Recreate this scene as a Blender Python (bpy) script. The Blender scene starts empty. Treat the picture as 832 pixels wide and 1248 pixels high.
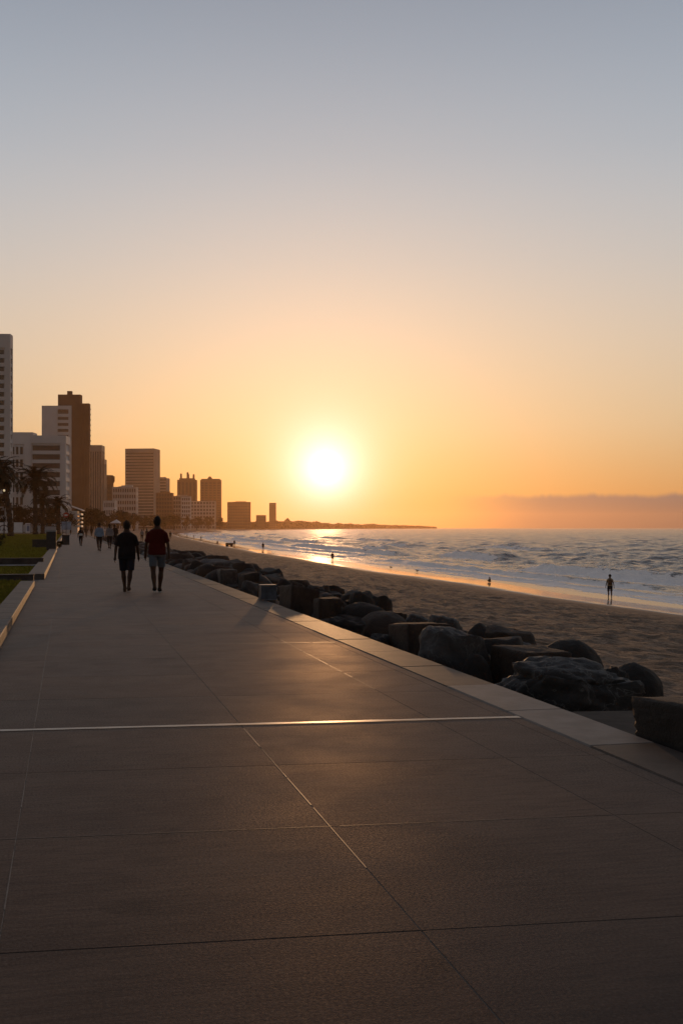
import bpy, math, random
import numpy as np
from mathutils import Vector, Matrix, noise
R = math.radians
random.seed(7)
scene = bpy.context.scene
COL = scene.collection

# ------------------------------------------------------------------ frame of the place
F = 1400.0            # focal length in photo pixels (832 wide), horizon at row 643
CAMH = 1.5
TH = math.atan(334 / F)
AX = Vector((-math.sin(TH), math.cos(TH), 0))     # along the promenade
NR = Vector((math.cos(TH), math.sin(TH), 0))      # towards the sea
SUN_EL = R(2.9)
SUN_AZ = R(-0.78)
SUN = Vector((math.sin(SUN_AZ) * math.cos(SUN_EL), math.cos(SUN_AZ) * math.cos(SUN_EL), math.sin(SUN_EL)))
SEA = -3.7


def W(u, s, z=0.0):
    p = NR * u + AX * s
    return Vector((p.x, p.y, z))


def us(x, y):
    return x * NR.x + y * NR.y, x * AX.x + y * AX.y


UW = [(-60, 38.3), (150, 38.6), (257, 43), (609, 62.4), (1046, 96)]


def u_water(s):
    return np.interp(s, [a for a, b in UW], [b for a, b in UW])


PROF_V = [-60, 0, 6, 10, 13, 33, 45, 70, 200]
PROF_Z = [-3, 0, .34, .72, .9, 2.45, 3.0, 3.45, 3.5]


def beach_z(x, y):
    u, s = us(x, y)
    return SEA + float(np.interp(u_water(s) - u, PROF_V, PROF_Z))


def hit(px, py, z=None):
    """ground point seen at a photo pixel (level z, or the beach)"""
    k, m = (px - 416) / F, (py - 643) / F
    if z is not None:
        Y = (CAMH - z) / m
        return Vector((k * Y, Y, z))
    lo, hi = 5.0, 3000.0
    Y = lo
    while Y < hi:
        if CAMH - m * Y < beach_z(k * Y, Y):
            break
        Y *= 1.01
    return Vector((k * Y, Y, beach_z(k * Y, Y)))


# ------------------------------------------------------------------ mesh building
class MB:
    def __init__(self):
        self.v, self.f = [], []

    def add(self, vs, fs):
        o = len(self.v)
        self.v += [tuple(p) for p in vs]
        self.f += [tuple(i + o for i in f) for f in fs]
        return self

    def box(self, c, s, rz=0.0, taper=1.0, shear=(0, 0)):
        m = Matrix.Rotation(rz, 3, 'Z')
        vs = []
        for z in (-.5, .5):
            t = taper if z > 0 else 1
            for x, y in ((-.5, -.5), (.5, -.5), (.5, .5), (-.5, .5)):
                p = m @ Vector((x * s[0] * t + shear[0] * (z + .5), y * s[1] * t + shear[1] * (z + .5), z * s[2]))
                vs.append(p + Vector(c))
        return self.add(vs, [(3, 2, 1, 0), (4, 5, 6, 7), (0, 1, 5, 4), (1, 2, 6, 5), (2, 3, 7, 6), (3, 0, 4, 7)])

    def tube(self, pts, rad, n=10, cap=True, flat=1.0):
        """tapered tube along pts; rad is a number or a list"""
        pts = [Vector(p) for p in pts]
        if not hasattr(rad, '__len__'):
            rad = [rad] * len(pts)
        rings = []
        for i, p in enumerate(pts):
            d = (pts[min(i + 1, len(pts) - 1)] - pts[max(i - 1, 0)]).normalized()
            a = d.cross(Vector((0, 1, 0.01)))
            if a.length < .15:
                a = d.cross(Vector((1, 0, 0)))
            a.normalize()
            b = d.cross(a).normalized()
            rings.append([p + (a * math.cos(t) + b * math.sin(t) * flat) * rad[i]
                          for t in [2 * math.pi * k / n for k in range(n)]])
        return self.rings(rings, cap)

    def rings(self, rings, cap=True):
        n = len(rings[0])
        vs = [p for r in rings for p in r]
        fs = []
        for i in range(len(rings) - 1):
            for k in range(n):
                a, b = i * n + k, i * n + (k + 1) % n
                fs.append((a, b, b + n, a + n))
        if cap:
            fs.append(tuple(range(n))[::-1])
            fs.append(tuple(range(len(vs) - n, len(vs))))
        return self.add(vs, fs)

    def loft(self, secs, n=20):
        """secs: (x, y, z, half width, half depth), stacked in z"""
        return self.rings([[Vector((x + a * math.cos(t), y + b * math.sin(t), z))
                            for t in [2 * math.pi * k / n for k in range(n)]] for x, y, z, a, b in secs])

    def ell(self, c, r, n=12, m=8):
        secs = []
        for i in range(m + 1):
            ph = -math.pi / 2 + math.pi * i / m
            q = max(math.cos(ph), .02)
            secs.append((c[0], c[1], c[2] + r[2] * math.sin(ph), r[0] * q, r[1] * q))
        return self.loft(secs, n)

    def mesh(self, name, mat=None, smooth=False):
        me = bpy.data.meshes.new(name)
        me.from_pydata(self.v, [], self.f)
        if mat:
            me.materials.append(mat)
        if smooth:
            me.polygons.foreach_set('use_smooth', [True] * len(me.polygons))
        me.update()
        return me

    def build(self, name, mat, parent=None, smooth=False, loc=None, rz=None):
        return link(name, self.mesh(name, mat, smooth), parent, loc, rz)


def link(name, me, parent=None, loc=None, rz=None):
    o = bpy.data.objects.new(name, me)
    COL.objects.link(o)
    if parent:
        o.parent = parent
    if loc is not None:
        o.location = loc
    if rz is not None:
        o.rotation_euler.z = rz
    return o


def tag(o, label=None, cat=None, group=None, kind=None):
    if label: o['label'] = label
    if cat: o['category'] = cat
    if group: o['group'] = group
    if kind: o['kind'] = kind
    return o


def thing(name, label, cat, loc=(0, 0, 0), rz=0, group=None):
    o = link(name, None)
    o.location = loc
    o.rotation_euler.z = rz
    return tag(o, label, cat, group)


def copy_tree(o, parent=None):
    c = o.copy()
    COL.objects.link(c)
    if parent:
        c.parent = parent
    for ch in [q for q in o.children]:
        copy_tree(ch, c)
    return c


def struct(name, mb, mat, **k):
    return tag(mb.build(name, mat, **k), kind='structure')


def gridmesh(name, P, mat, attrs=None, smooth=True):
    ni, nj = P.shape[:2]
    me = bpy.data.meshes.new(name)
    me.vertices.add(ni * nj)
    me.vertices.foreach_set('co', P.reshape(-1).astype(np.float32))
    I, J = np.meshgrid(np.arange(ni - 1), np.arange(nj - 1), indexing='ij')
    a = (I * nj + J).ravel()
    q = np.stack([a, a + 1, a + nj + 1, a + nj], 1)
    e1, e2 = P[0, 1] - P[0, 0], P[1, 0] - P[0, 0]
    if e1[0] * e2[1] - e1[1] * e2[0] < 0:
        q = q[:, ::-1]
    nf = len(q)
    me.loops.add(nf * 4)
    me.loops.foreach_set('vertex_index', q.reshape(-1).astype(np.int32))
    me.polygons.add(nf)
    me.polygons.foreach_set('loop_start', np.arange(0, nf * 4, 4, dtype=np.int32))
    me.polygons.foreach_set('use_smooth', np.full(nf, smooth))
    me.update(calc_edges=True)
    me.validate()
    for k, v in (attrs or {}).items():
        at = me.attributes.new(k, 'FLOAT', 'POINT')
        at.data.foreach_set('value', v.reshape(-1).astype(np.float32))
    me.materials.append(mat)
    return link(name, me)


def vnoise(x, y, seed=0):
    xi, yi = np.floor(x).astype(np.int64), np.floor(y).astype(np.int64)
    xf, yf = x - xi, y - yi
    xf, yf = xf * xf * (3 - 2 * xf), yf * yf * (3 - 2 * yf)

    def h(a, b):
        n = (a * 374761393 + b * 668265263 + seed * 974711) & 0x7fffffff
        n = ((n ^ (n >> 13)) * 1274126177) & 0x7fffffff
        return ((n ^ (n >> 16)) & 0xffff) / 65535.0
    return (h(xi, yi) * (1 - xf) + h(xi + 1, yi) * xf) * (1 - yf) + (h(xi, yi + 1) * (1 - xf) + h(xi + 1, yi + 1) * xf) * yf


def fbm(x, y, o=4, seed=0):
    r, a, t = 0, 1, 0
    for i in range(o):
        r = r + a * vnoise(x * 2 ** i, y * 2 ** i, seed + i)
        t += a
        a *= .5
    return r / t * 2 - 1


# ------------------------------------------------------------------ materials
class NT:
    def __init__(self, nt):
        self.nt = nt

    def n(self, t, **k):
        nd = self.nt.nodes.new(t)
        for a, b in k.items():
            if hasattr(nd, a):
                setattr(nd, a, b)
        return nd

    def l(self, a, b):
        self.nt.links.new(a, b)

    def put(self, sock, v):
        if hasattr(v, 'links') or hasattr(v, 'is_linked'):
            self.l(v, sock)
        else:
            sock.default_value = v

    def m(self, op, a, b=0.0, c=0.0, clamp=False):
        nd = self.n('ShaderNodeMath', operation=op, use_clamp=clamp)
        for i, v in enumerate((a, b, c)):
            self.put(nd.inputs[i], v)
        return nd.outputs[0]

    def smooth(self, v, lo, hi, a=0.0, b=1.0):
        nd = self.n('ShaderNodeMapRange', interpolation_type='SMOOTHSTEP')
        self.put(nd.inputs[0], v)
        for i, q in enumerate((lo, hi, a, b)):
            nd.inputs[i + 1].default_value = q
        return nd.outputs[0]

    def mix(self, f, a, b, typ='MIX'):
        nd = self.n('ShaderNodeMix', data_type='RGBA', blend_type=typ)
        self.put(nd.inputs[0], f)
        for i, v in ((6, a), (7, b)):
            if isinstance(v, tuple):
                v = (*v[:3], 1)
            self.put(nd.inputs[i], v)
        return nd.outputs[2]

    def noise(self, scale, detail=4, rough=.5, vec=None, dist=0):
        nd = self.n('ShaderNodeTexNoise')
        nd.inputs['Scale'].default_value = scale
        nd.inputs['Detail'].default_value = detail
        nd.inputs['Roughness'].default_value = rough
        nd.inputs['Distortion'].default_value = dist
        if vec is not None:
            self.l(vec, nd.inputs['Vector'])
        return nd.outputs['Fac']

    def obj(self, sc=(1, 1, 1), rot=(0, 0, 0)):
        tc = self.n('ShaderNodeTexCoord')
        mp = self.n('ShaderNodeMapping')
        mp.inputs['Scale'].default_value = sc
        mp.inputs['Rotation'].default_value = rot
        self.l(tc.outputs['Object'], mp.inputs['Vector'])
        return mp.outputs[0]

    def bump(self, h, strength=.3, dist=.01, prev=None):
        nd = self.n('ShaderNodeBump')
        nd.inputs['Strength'].default_value = strength
        nd.inputs['Distance'].default_value = dist
        self.l(h, nd.inputs['Height'])
        if prev is not None:
            self.l(prev, nd.inputs['Normal'])
        return nd.outputs[0]


MATS = {}


def mat(name, col=(.5, .5, .5), rough=.6, var=.25, scale=3.0, bump=0.0, bscale=30.0, spec=.12, metal=0, emit=None, col2=None, bdist=.01):
    if name in MATS:
        return MATS[name]
    m = bpy.data.materials.new(name)
    m.use_nodes = True
    t = NT(m.node_tree)
    b = m.node_tree.nodes['Principled BSDF']
    vec = t.obj()
    n = t.noise(scale, 5, .6, vec)
    c2 = col2 or tuple(c * (1 - var) for c in col)
    c1 = col if col2 else tuple(min(1, c * (1 + var)) for c in col)
    t.l(t.mix(t.smooth(n, .3, .7), c2, c1), b.inputs['Base Color'])
    b.inputs['Roughness'].default_value = rough
    b.inputs['Metallic'].default_value = metal
    b.inputs['Specular IOR Level'].default_value = spec
    if bump:
        t.l(t.bump(t.noise(bscale, 5, .6, vec), bump, bdist), b.inputs['Normal'])
    if emit:
        b.inputs['Emission Color'].default_value = (*emit[:3], 1)
        b.inputs['Emission Strength'].default_value = emit[3]
    MATS[name] = m
    return m


def new_mat(name):
    m = bpy.data.materials.new(name)
    m.use_nodes = True
    MATS[name] = m
    return m, NT(m.node_tree), m.node_tree.nodes['Principled BSDF']


# ------------------------------------------------------------------ camera, sun, sky
cam = bpy.data.cameras.new('camera')
cam.sensor_fit = 'HORIZONTAL'
cam.sensor_width = 24
cam.lens = F / 832 * 24
cam.shift_y = 19 / 832
cam.clip_start = .1
cam.clip_end = 30000
co = link('camera', cam)
co.location = (0, 0, CAMH)
co.rotation_euler = (R(90), 0, 0)
scene.camera = co

sl = bpy.data.lights.new('sun', 'SUN')
sl.energy = 0.95
sl.angle = R(.6)
sl.color = (1, .52, .22)
so = link('sun', sl)
so.rotation_euler = (-SUN).to_track_quat('-Z', 'Y').to_euler()

w = bpy.data.worlds.new('World')
scene.world = w
w.use_nodes = True
wt = NT(w.node_tree)
bg = w.node_tree.nodes['Background']
tc = wt.n('ShaderNodeTexCoord')
nrm = wt.n('ShaderNodeVectorMath', operation='NORMALIZE')
wt.l(tc.outputs['Generated'], nrm.inputs[0])
sp = wt.n('ShaderNodeSeparateXYZ')
wt.l(nrm.outputs[0], sp.inputs[0])
x, y, z = sp.outputs
elev = wt.m('MULTIPLY', wt.m('ARCSINE', z), 57.2958)
az = wt.m('MULTIPLY', wt.m('ARCTAN2', x, y), 57.2958)
dt = wt.n('ShaderNodeVectorMath', operation='DOT_PRODUCT')
wt.l(nrm.outputs[0], dt.inputs[0])
dt.inputs[1].default_value = SUN
ang = wt.m('MULTIPLY', wt.m('ARCCOSINE', wt.m('MINIMUM', dt.outputs['Value'], 1.0)), 57.2958)
ramp = wt.n('ShaderNodeValToRGB')
SKY = [(0, (.48, .21, .08)), (2, (.50, .265, .11)), (5, (.57, .43, .27)), (9, (.59, .49, .39)), (13, (.51, .485, .465)),
       (18, (.39, .435, .49)), (25, (.25, .295, .37)), (42, (.18, .185, .215)), (60, (.115, .12, .145))]
cr = ramp.color_ramp
cr.interpolation = 'B_SPLINE'
while len(cr.elements) < len(SKY):
    cr.elements.new(.5)
for e, (p, c) in zip(cr.elements, SKY):
    e.position = p / 60
    e.color = (*c, 1)
wt.l(wt.m('DIVIDE', elev, 60.0, clamp=True), ramp.inputs[0])
# azimuth falloff away from the sunset
hz = wt.smooth(wt.m('ABSOLUTE', az), 25, 140, 1.0, .55)
base = wt.n('ShaderNodeVectorMath', operation='SCALE')
wt.l(ramp.outputs[0], base.inputs[0])
wt.l(hz, base.inputs['Scale'])
acc = base.outputs[0]


def vadd(a, b):
    nd = wt.n('ShaderNodeVectorMath', operation='ADD')
    wt.l(a, nd.inputs[0])
    wt.l(b, nd.inputs[1])
    return nd.outputs[0]


def lobe(colour, sigma, power):
    f = wt.m('EXPONENT', wt.m('MULTIPLY', wt.m('POWER', wt.m('DIVIDE', ang, sigma), power), -1.0))
    nd = wt.n('ShaderNodeVectorMath', operation='SCALE')
    nd.inputs[0].default_value = colour
    wt.l(f, nd.inputs['Scale'])
    return nd.outputs[0]


# cloud bank low over the sea to the right
cv = wt.n('ShaderNodeCombineXYZ')
wt.l(wt.m('MULTIPLY', az, .5), cv.inputs[0])
cn = wt.noise(1.4, 6, .62, cv.outputs[0])
top = wt.m('ADD', 1.62, wt.m('MULTIPLY', wt.m('SUBTRACT', cn, .5), 0.62))
edge = wt.smooth(wt.m('SUBTRACT', top, elev), -.10, .22)
cm = wt.m('MULTIPLY', edge, wt.smooth(az, 4.5, 10.5, 0, 1.0))
cm = wt.m('MULTIPLY', cm, wt.smooth(az, 60, 90, 1.0, 0))
cs = wt.n('ShaderNodeVectorMath', operation='MULTIPLY')
acc = vadd(acc, lobe((.22, .09, .0), 9.0, 1.3))
wt.l(acc, cs.inputs[0])
cs.inputs[1].default_value = (.20, .42, 1.25)
mixc = wt.n('ShaderNodeMix', data_type='VECTOR')
wt.l(cm, mixc.inputs[0])
wt.l(acc, mixc.inputs[4])
wt.l(cs.outputs[0], mixc.inputs[5])
acc = mixc.outputs[1]
acc = vadd(acc, lobe((.24, .125, .15), 4.2, 1.2))
acc = vadd(acc, lobe((1.6, 1.22, 1.45), 1.25, 1.15))
nis = wt.n('ShaderNodeTexSky')
nis.sky_type = 'NISHITA'
nis.sun_disc = False
nis.sun_elevation = SUN_EL
nis.sun_rotation = SUN_AZ
nis.dust_density = 2.0
nn = wt.n('ShaderNodeVectorMath', operation='SCALE')
wt.l(nis.outputs[0], nn.inputs[0])
nn.inputs['Scale'].default_value = .012
acc = vadd(acc, nn.outputs[0])
sc2 = wt.n('ShaderNodeVectorMath', operation='SCALE')
wt.l(acc, sc2.inputs[0])
sc2.inputs['Scale'].default_value = 10.0
wt.l(sc2.outputs[0], bg.inputs['Color'])
bg.inputs['Strength'].default_value = .1

vs = scene.view_settings
vs.view_transform = 'Standard'
vs.look = 'None'
vs.exposure = 0
vs.gamma = 1
scene.render.engine = 'CYCLES'
cy = scene.cycles
cy.use_denoising = True
cy.sample_clamp_direct = 3
cy.max_bounces = 4
cy.diffuse_bounces = 2
cy.glossy_bounces = 2
cy.transmission_bounces = 2
cy.volume_bounces = 0
cy.caustics_reflective = False
cy.caustics_refractive = False
cy.sample_clamp_indirect = 3
# ================================================================== SETTING
# ---- haze over the whole bay
hz_m = bpy.data.materials.new('haze')
hz_m.use_nodes = True
hn = hz_m.node_tree
hn.nodes.remove(hn.nodes['Principled BSDF'])
pv = hn.nodes.new('ShaderNodeVolumePrincipled')
pv.inputs['Color'].default_value = (.98, .62, .36, 1)
pv.inputs['Density'].default_value = .55e-4
pv.inputs['Anisotropy'].default_value = .76
hn.links.new(pv.outputs[0], hn.nodes['Material Output'].inputs['Volume'])
hb = MB().box((0, 4400, 52), (17000, 9400, 118))
tag(hb.build('haze', hz_m), kind='stuff')

# ---- beach
poly = [W(u_water(s), s) for s in (list(range(-40, 1047, 12)))]
far = [Vector((-195, 1500, 0)), Vector((-215, 2000, 0)), Vector((-200, 2600, 0)), Vector((-120, 3200, 0)), Vector((20, 3800, 0)),
       Vector((220, 4500, 0)), Vector((470, 5500, 0))]
last = poly[-1]
for q in far:
    n = 12
    for i in range(1, n + 1):
        poly.append(last.lerp(q, i / n))
    last = q
pp = np.array([[p.x, p.y] for p in poly])
for _ in range(40):
    pp[1:-1] = (pp[:-2] + 2 * pp[1:-1] + pp[2:]) / 4
seg = np.hypot(*np.diff(pp, axis=0).T)
L = np.concatenate([[0], np.cumsum(seg)])
t, ts = 0.0, []
while t < L[-1]:
    ts.append(t)
    t += max(.35, abs(t - 40) * .009)
ts = np.array(ts)
cx, cyy = np.interp(ts, L, pp[:, 0]), np.interp(ts, L, pp[:, 1])
tx, ty = np.gradient(cx, ts), np.gradient(cyy, ts)
tl = np.hypot(tx, ty)
nx_, ny_ = -ty / tl, tx / tl                     # inland
vv = np.concatenate([np.linspace(-60, -4, 12), np.linspace(-3.5, 40, 150), np.linspace(42, 75, 12)])
X = cx[:, None] + nx_[:, None] * vv[None]
Y = cyy[:, None] + ny_[:, None] * vv[None]
Z = SEA + np.interp(vv, PROF_V, PROF_Z)[None] + 0 * X
dry = np.clip((vv - 7) / 6, 0, 1)[None]
wob = (vnoise(X * .06, Y * .035, 9) - .5) * .25
Z = Z + dry * (.05 * fbm(X * .35, Y * .35, 3, 3) + .10 * fbm(X * 1.2, Y * 1.2, 2, 5) + .05 * fbm(X * 2.6, Y * 2.6, 1, 8)) + wob * np.clip(1 - np.abs(vv - 4) / 30, 0, 1)[None]
inl = vv[None] + 0 * X

sand, t_, b = new_mat('beach_sand')
vec = t_.obj()
tcw = t_.n('ShaderNodeAttribute', attribute_name='inland')
wetn = t_.m('ADD', tcw.outputs['Fac'], t_.m('MULTIPLY', t_.noise(.09, 3, .5, vec), 5.0))
wet = t_.smooth(wetn, 9.8, 6.6)
damp = t_.smooth(wetn, 15.0, 9.2)
n1 = t_.noise(.8, 6, .65, vec)
dryc = t_.mix(t_.smooth(n1, .3, .7), (.15, .095, .06), (.38, .255, .165))
mot = t_.m('MULTIPLY', t_.smooth(t_.noise(2.4, 5, .75, vec), .535, .455), .8)  # dark mottling: damp tread, plus shading of the lumps painted into the colour
dryc = t_.mix(mot, dryc, (.10, .066, .042))
dryc = t_.mix(damp, dryc, (.15, .095, .06))
t_.l(t_.mix(wet, dryc, (.10, .07, .05)), b.inputs['Base Color'])
t_.l(t_.m('ADD', .08, t_.m('MULTIPLY', t_.m('SUBTRACT', 1.0, wet), .85)), b.inputs['Roughness'])
lump = t_.n('ShaderNodeTexVoronoi', feature='SMOOTH_F1')
lump.inputs['Scale'].default_value = 2.2
t_.l(vec, lump.inputs['Vector'])
h = t_.m('ADD', t_.m('MULTIPLY', lump.outputs['Distance'], .7), t_.m('MULTIPLY', t_.noise(5, 4, .6, vec), .8))
bp = t_.n('ShaderNodeBump')
bp.inputs['Distance'].default_value = .42
t_.l(t_.m('MULTIPLY', t_.m('SUBTRACT', 1.0, damp), 1.0), bp.inputs['Strength'])
t_.l(h, bp.inputs['Height'])
t_.l(bp.outputs[0], b.inputs['Normal'])
bo = gridmesh('beach', np.stack([X, Y, Z], 2), sand, {'inland': inl})
tag(bo, kind='structure')

# ---- land behind
gm = mat('dry_ground', (.09, .07, .045), .9, .3, .05, .3, 2)
E = [W(-1.15, -40), W(-1.15, 60), W(-1.15, 250), W(-1.15, 420)]
for i in range(len(ts)):
    if cyy[i] > 480 and i % 6 == 0:
        E.append(Vector((cx[i] + nx_[i] * 62, cyy[i] + ny_[i] * 62, 0)))
g = MB()
vsx, fsx = [], []
for i, e in enumerate(E):
    vsx += [(e.x, e.y, -.03), (-7500, e.y + 400, -.03)]
    if i:
        k = 2 * i
        fsx.append((k - 2, k, k + 1, k - 1))
g.add(vsx, fsx)
struct('ground', g, gm)
# sea bed sheet reaching the horizon, under water and land
struct('seabed', MB().add([(-8400, -250, -6.8), (8400, -250, -6.8), (8400, 8950, -6.8), (-8400, 8950, -6.8)], [(0, 1, 2, 3)]),
       mat('seabed_sand', (.1, .09, .07), .9))

# ---- sea
water, t_, b = new_mat('sea_water')
vec = t_.obj(rot=(0, 0, -TH))
fo = t_.n('ShaderNodeAttribute', attribute_name='foam').outputs['Fac']
sx = t_.n('ShaderNodeMapping')
sx.inputs['Scale'].default_value = (1, .33, 1)
t_.l(vec, sx.inputs['Vector'])
fn = t_.noise(1.1, 7, .68, sx.outputs[0], 1.2)
fn2 = t_.noise(.25, 4, .6, sx.outputs[0], .6)
fm = t_.smooth(t_.m('ADD', fo, t_.m('ADD', t_.m('MULTIPLY', t_.m('SUBTRACT', fn, .5), 2.0), t_.m('MULTIPLY', t_.m('SUBTRACT', fn2, .5), 1.2))), .44, .64)
fm = t_.m('MULTIPLY', fm, t_.smooth(fo, .02, .12))
t_.l(t_.mix(fm, (.028, .034, .036), (.95, .90, .86)), b.inputs['Base Color'])
b.inputs['IOR'].default_value = 1.333
t_.l(t_.m('ADD', .20, t_.m('MULTIPLY', fm, .5)), b.inputs['Roughness'])
r1 = t_.noise(.55, 5, .6, sx.outputs[0], .4)
r2 = t_.noise(2.6, 3, .6, sx.outputs[0])
r0 = t_.noise(.08, 3, .5, sx.outputs[0])
calm = t_.n('ShaderNodeAttribute', attribute_name='calm').outputs['Fac']
b1 = t_.n('ShaderNodeBump')
b1.inputs['Distance'].default_value = 1.1
t_.l(t_.m('MULTIPLY', t_.m('SUBTRACT', 1.0, calm), .75), b1.inputs['Strength'])
t_.l(t_.m('ADD', t_.m('ADD', t_.m('MULTIPLY', r1, 1.0), t_.m('MULTIPLY', r2, .30)), t_.m('MULTIPLY', r0, 3.0)), b1.inputs['Height'])
t_.l(b1.outputs[0], b.inputs['Normal'])

rr = [45.0]
while rr[-1] < 8800:
    rr.append(rr[-1] + max(.28, rr[-1] * .0042))
rr = np.array(rr)
aa = np.radians(np.linspace(-31, 34, 720))
X = rr[:, None] * np.sin(aa)[None]
Y = rr[:, None] * np.cos(aa)[None]
U, S = X * NR.x + Y * NR.y, X * AX.x + Y * AX.y
off = U - np.interp(S, [a for a, c in UW], [c for a, c in UW])
off = np.where(S > 1046, 120, off)
cell = rr[:, None] * .0042 + 0 * X
amp = np.clip((off - 1) / 36, 0, 1)
Z = np.zeros_like(X)
rng = np.random.RandomState(5)
for i in range(74):
    lam = 1.1 * 1.055 ** i                     # 2.6 .. 95 m
    a = R(180) + rng.uniform(-1.25, 1.25)        # running towards the shore
    k = 2 * math.pi / lam
    A = .0098 * lam ** .8 * (1 if lam < 5 else (5 / lam) ** .55) * (1 if lam < 16 else (16 / lam) ** 1.2)
    fade = np.clip((lam / cell - 2.0) / 2, 0, 1)
    ph = k * (U * math.cos(a) + S * math.sin(a)) + rng.uniform(0, 6.28)
    wv = np.sin(ph)
    Z += A * fade * (1.4 - 2.2 * np.abs(np.sin(ph / 2))) * amp
# breakers: (distance offshore, height, width, phase along the shore)
foam = np.clip(1.0 - (off - 1) / 17, 0, 1) ** .7 * .54 * np.clip((off - 1.2) / 2.0, 0, 1)
for (o0, hh, wd, sd, thr) in ((6.0, .16, .8, 10, .12), (11, .34, 1.1, 11, .22), (18, .80, 1.7, 12, .34), (28, .9, 1.9, 13, .46), (42, .95, 2.3, 14, .56), (64, .8, 2.6, 15, .60)):
    wob = 5.0 * (vnoise(S * .018, S * 0, sd) - .5) + 1.2 * (vnoise(S * .12, S * 0, sd + 40) - .5)
    m = np.clip((vnoise(S * .026 + 3.1, S * 0, sd + 20) - thr) * 5, 0, 1)
    d = off - o0 - wob
    prof = np.where(d < 0, np.exp(-(d / (wd * .55)) ** 2), np.exp(-(d / (wd * 1.9)) ** 2))
    Z += hh * m * prof
    # spilling foam on the shoreward face and behind the crest
    spill = m * np.clip(np.exp(-((d + wd * .9) / (wd * .8)) ** 2) * 1.1 + .5 * np.exp(-((d + wd * 2.5) / (wd * 2)) ** 2), 0, 1)
    foam = np.maximum(foam, spill * (1.0 if o0 < 40 else .75))
for o0, sd in ((3.2, 51), (5.6, 52), (8.4, 53), (12.0, 54), (15.5, 55)):
    d = off - o0 - 3.0 * (vnoise(S * .04, S * 0, sd) - .5) - .9 * (vnoise(S * .3, S * 0, sd + 9) - .5)
    foam = foam + .40 * np.exp(-(d / .55) ** 2) * np.clip((vnoise(S * .07, S * 0, sd + 30) - .25) * 3, 0, 1)
foam = np.maximum(foam, .40 * np.clip(1 - np.abs(off - 22) / 18, 0, 1))
foam = np.maximum(foam, np.clip((Z - .34) * 1.3, 0, .45) * np.clip(1 - rr[:, None] / 900, 0, 1))
swash = np.clip(1 - np.abs(off - 0) / 3, 0, 1) * .03
Z = Z * np.clip(off / 6, 0, 1) + SEA + .03 - swash * 0
calm_a = np.clip(1 - off / 9, 0, 1)
so_ = gridmesh('sea', np.stack([X, Y, Z], 2), water, {'foam': foam, 'calm': calm_a})
tag(so_, kind='structure')

# ---- promenade
conc, t_, b = new_mat('promenade_concrete')
vec = t_.obj(rot=(0, 0, -TH))
a1 = t_.n('ShaderNodeAttribute', attribute_name='slab').outputs['Fac']
st = t_.n('ShaderNodeMapping')
st.inputs['Scale'].default_value = (1, 1.5, 1)
t_.l(vec, st.inputs['Vector'])
big = t_.noise(.55, 5, .6, vec, .5)
brush = t_.noise(1.7, 7, .7, st.outputs[0], .5)
fine = t_.noise(70, 5, .7, vec)
speck = t_.noise(260, 2, .6, vec)
c = t_.mix(t_.smooth(big, .3, .72), (.094, .061, .047), (.172, .113, .083))
c = t_.mix(t_.m('MULTIPLY', t_.smooth(fine, .42, .72), .55), c, (.190, .145, .118))
c = t_.mix(t_.m('MULTIPLY', t_.smooth(speck, .62, .75), .5), c, (.02, .018, .018))
s2_ = t_.n('ShaderNodeMapping')
s2_.inputs['Scale'].default_value = (1, 9, 1)
t_.l(vec, s2_.inputs['Vector'])
c = t_.mix(t_.m('MULTIPLY', t_.smooth(t_.noise(3.5, 6, .75, s2_.outputs[0]), .38, .66), .45), c, (.045, .037, .034))
c = t_.mix(t_.m('MULTIPLY', t_.smooth(t_.noise(.9, 3, .5, vec, 1.5), .62, .72), .35), c, (.035, .030, .028))
c = t_.mix(t_.m('MULTIPLY', a1, .45), c, (.075, .066, .063))
t_.l(c, b.inputs['Base Color'])
b.inputs['Specular IOR Level'].default_value = 0
ro = t_.m('ADD', .47, t_.m('MULTIPLY', t_.smooth(big, .3, .7), .10))
t_.l(ro, b.inputs['Roughness'])
hh = t_.m('ADD', t_.m('MULTIPLY', fine, .9), t_.m('MULTIPLY', speck, .35))
n_ = t_.bump(hh, .6, .0045)
gl = t_.n('ShaderNodeBsdfAnisotropic')
gl.inputs['Color'].default_value = (.95, .84, .74, 1)
t_.l(ro, gl.inputs['Roughness'])
t_.l(n_, gl.inputs['Normal'])
ms = t_.n('ShaderNodeMixShader')
lw = t_.n('ShaderNodeLayerWeight')
fc = t_.m('ADD', .006, t_.m('MULTIPLY', t_.m('POWER', lw.outputs['Facing'], 6.0), .21))
t_.l(t_.m('MULTIPLY', t_.m('MULTIPLY', fc, t_.smooth(brush, .70, .30, .84, 1.14)), t_.smooth(t_.noise(75, 4, .7, vec), .38, .62, .55, 1.45)), ms.inputs[0])
t_.l(b.outputs[0], ms.inputs[1])
t_.l(gl.outputs[0], ms.inputs[2])
t_.l(ms.outputs[0], t_.nt.nodes['Material Output'].inputs['Surface'])
t_.l(n_, b.inputs['Normal'])

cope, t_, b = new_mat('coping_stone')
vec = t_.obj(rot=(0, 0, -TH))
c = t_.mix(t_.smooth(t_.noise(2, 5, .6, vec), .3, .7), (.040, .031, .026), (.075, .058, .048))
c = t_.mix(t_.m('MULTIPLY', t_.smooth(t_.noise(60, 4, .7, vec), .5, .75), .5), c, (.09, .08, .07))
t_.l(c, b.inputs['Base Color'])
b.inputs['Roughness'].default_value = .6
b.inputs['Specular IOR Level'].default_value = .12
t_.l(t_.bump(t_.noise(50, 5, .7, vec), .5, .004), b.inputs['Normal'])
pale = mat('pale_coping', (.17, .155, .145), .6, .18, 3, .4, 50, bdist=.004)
mortar = mat('joint_mortar', (.13, .11, .095), .8, .2, 8)
darkj = mat('dark_joint', (.012, .012, .012), .9)

SH = -.081


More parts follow.
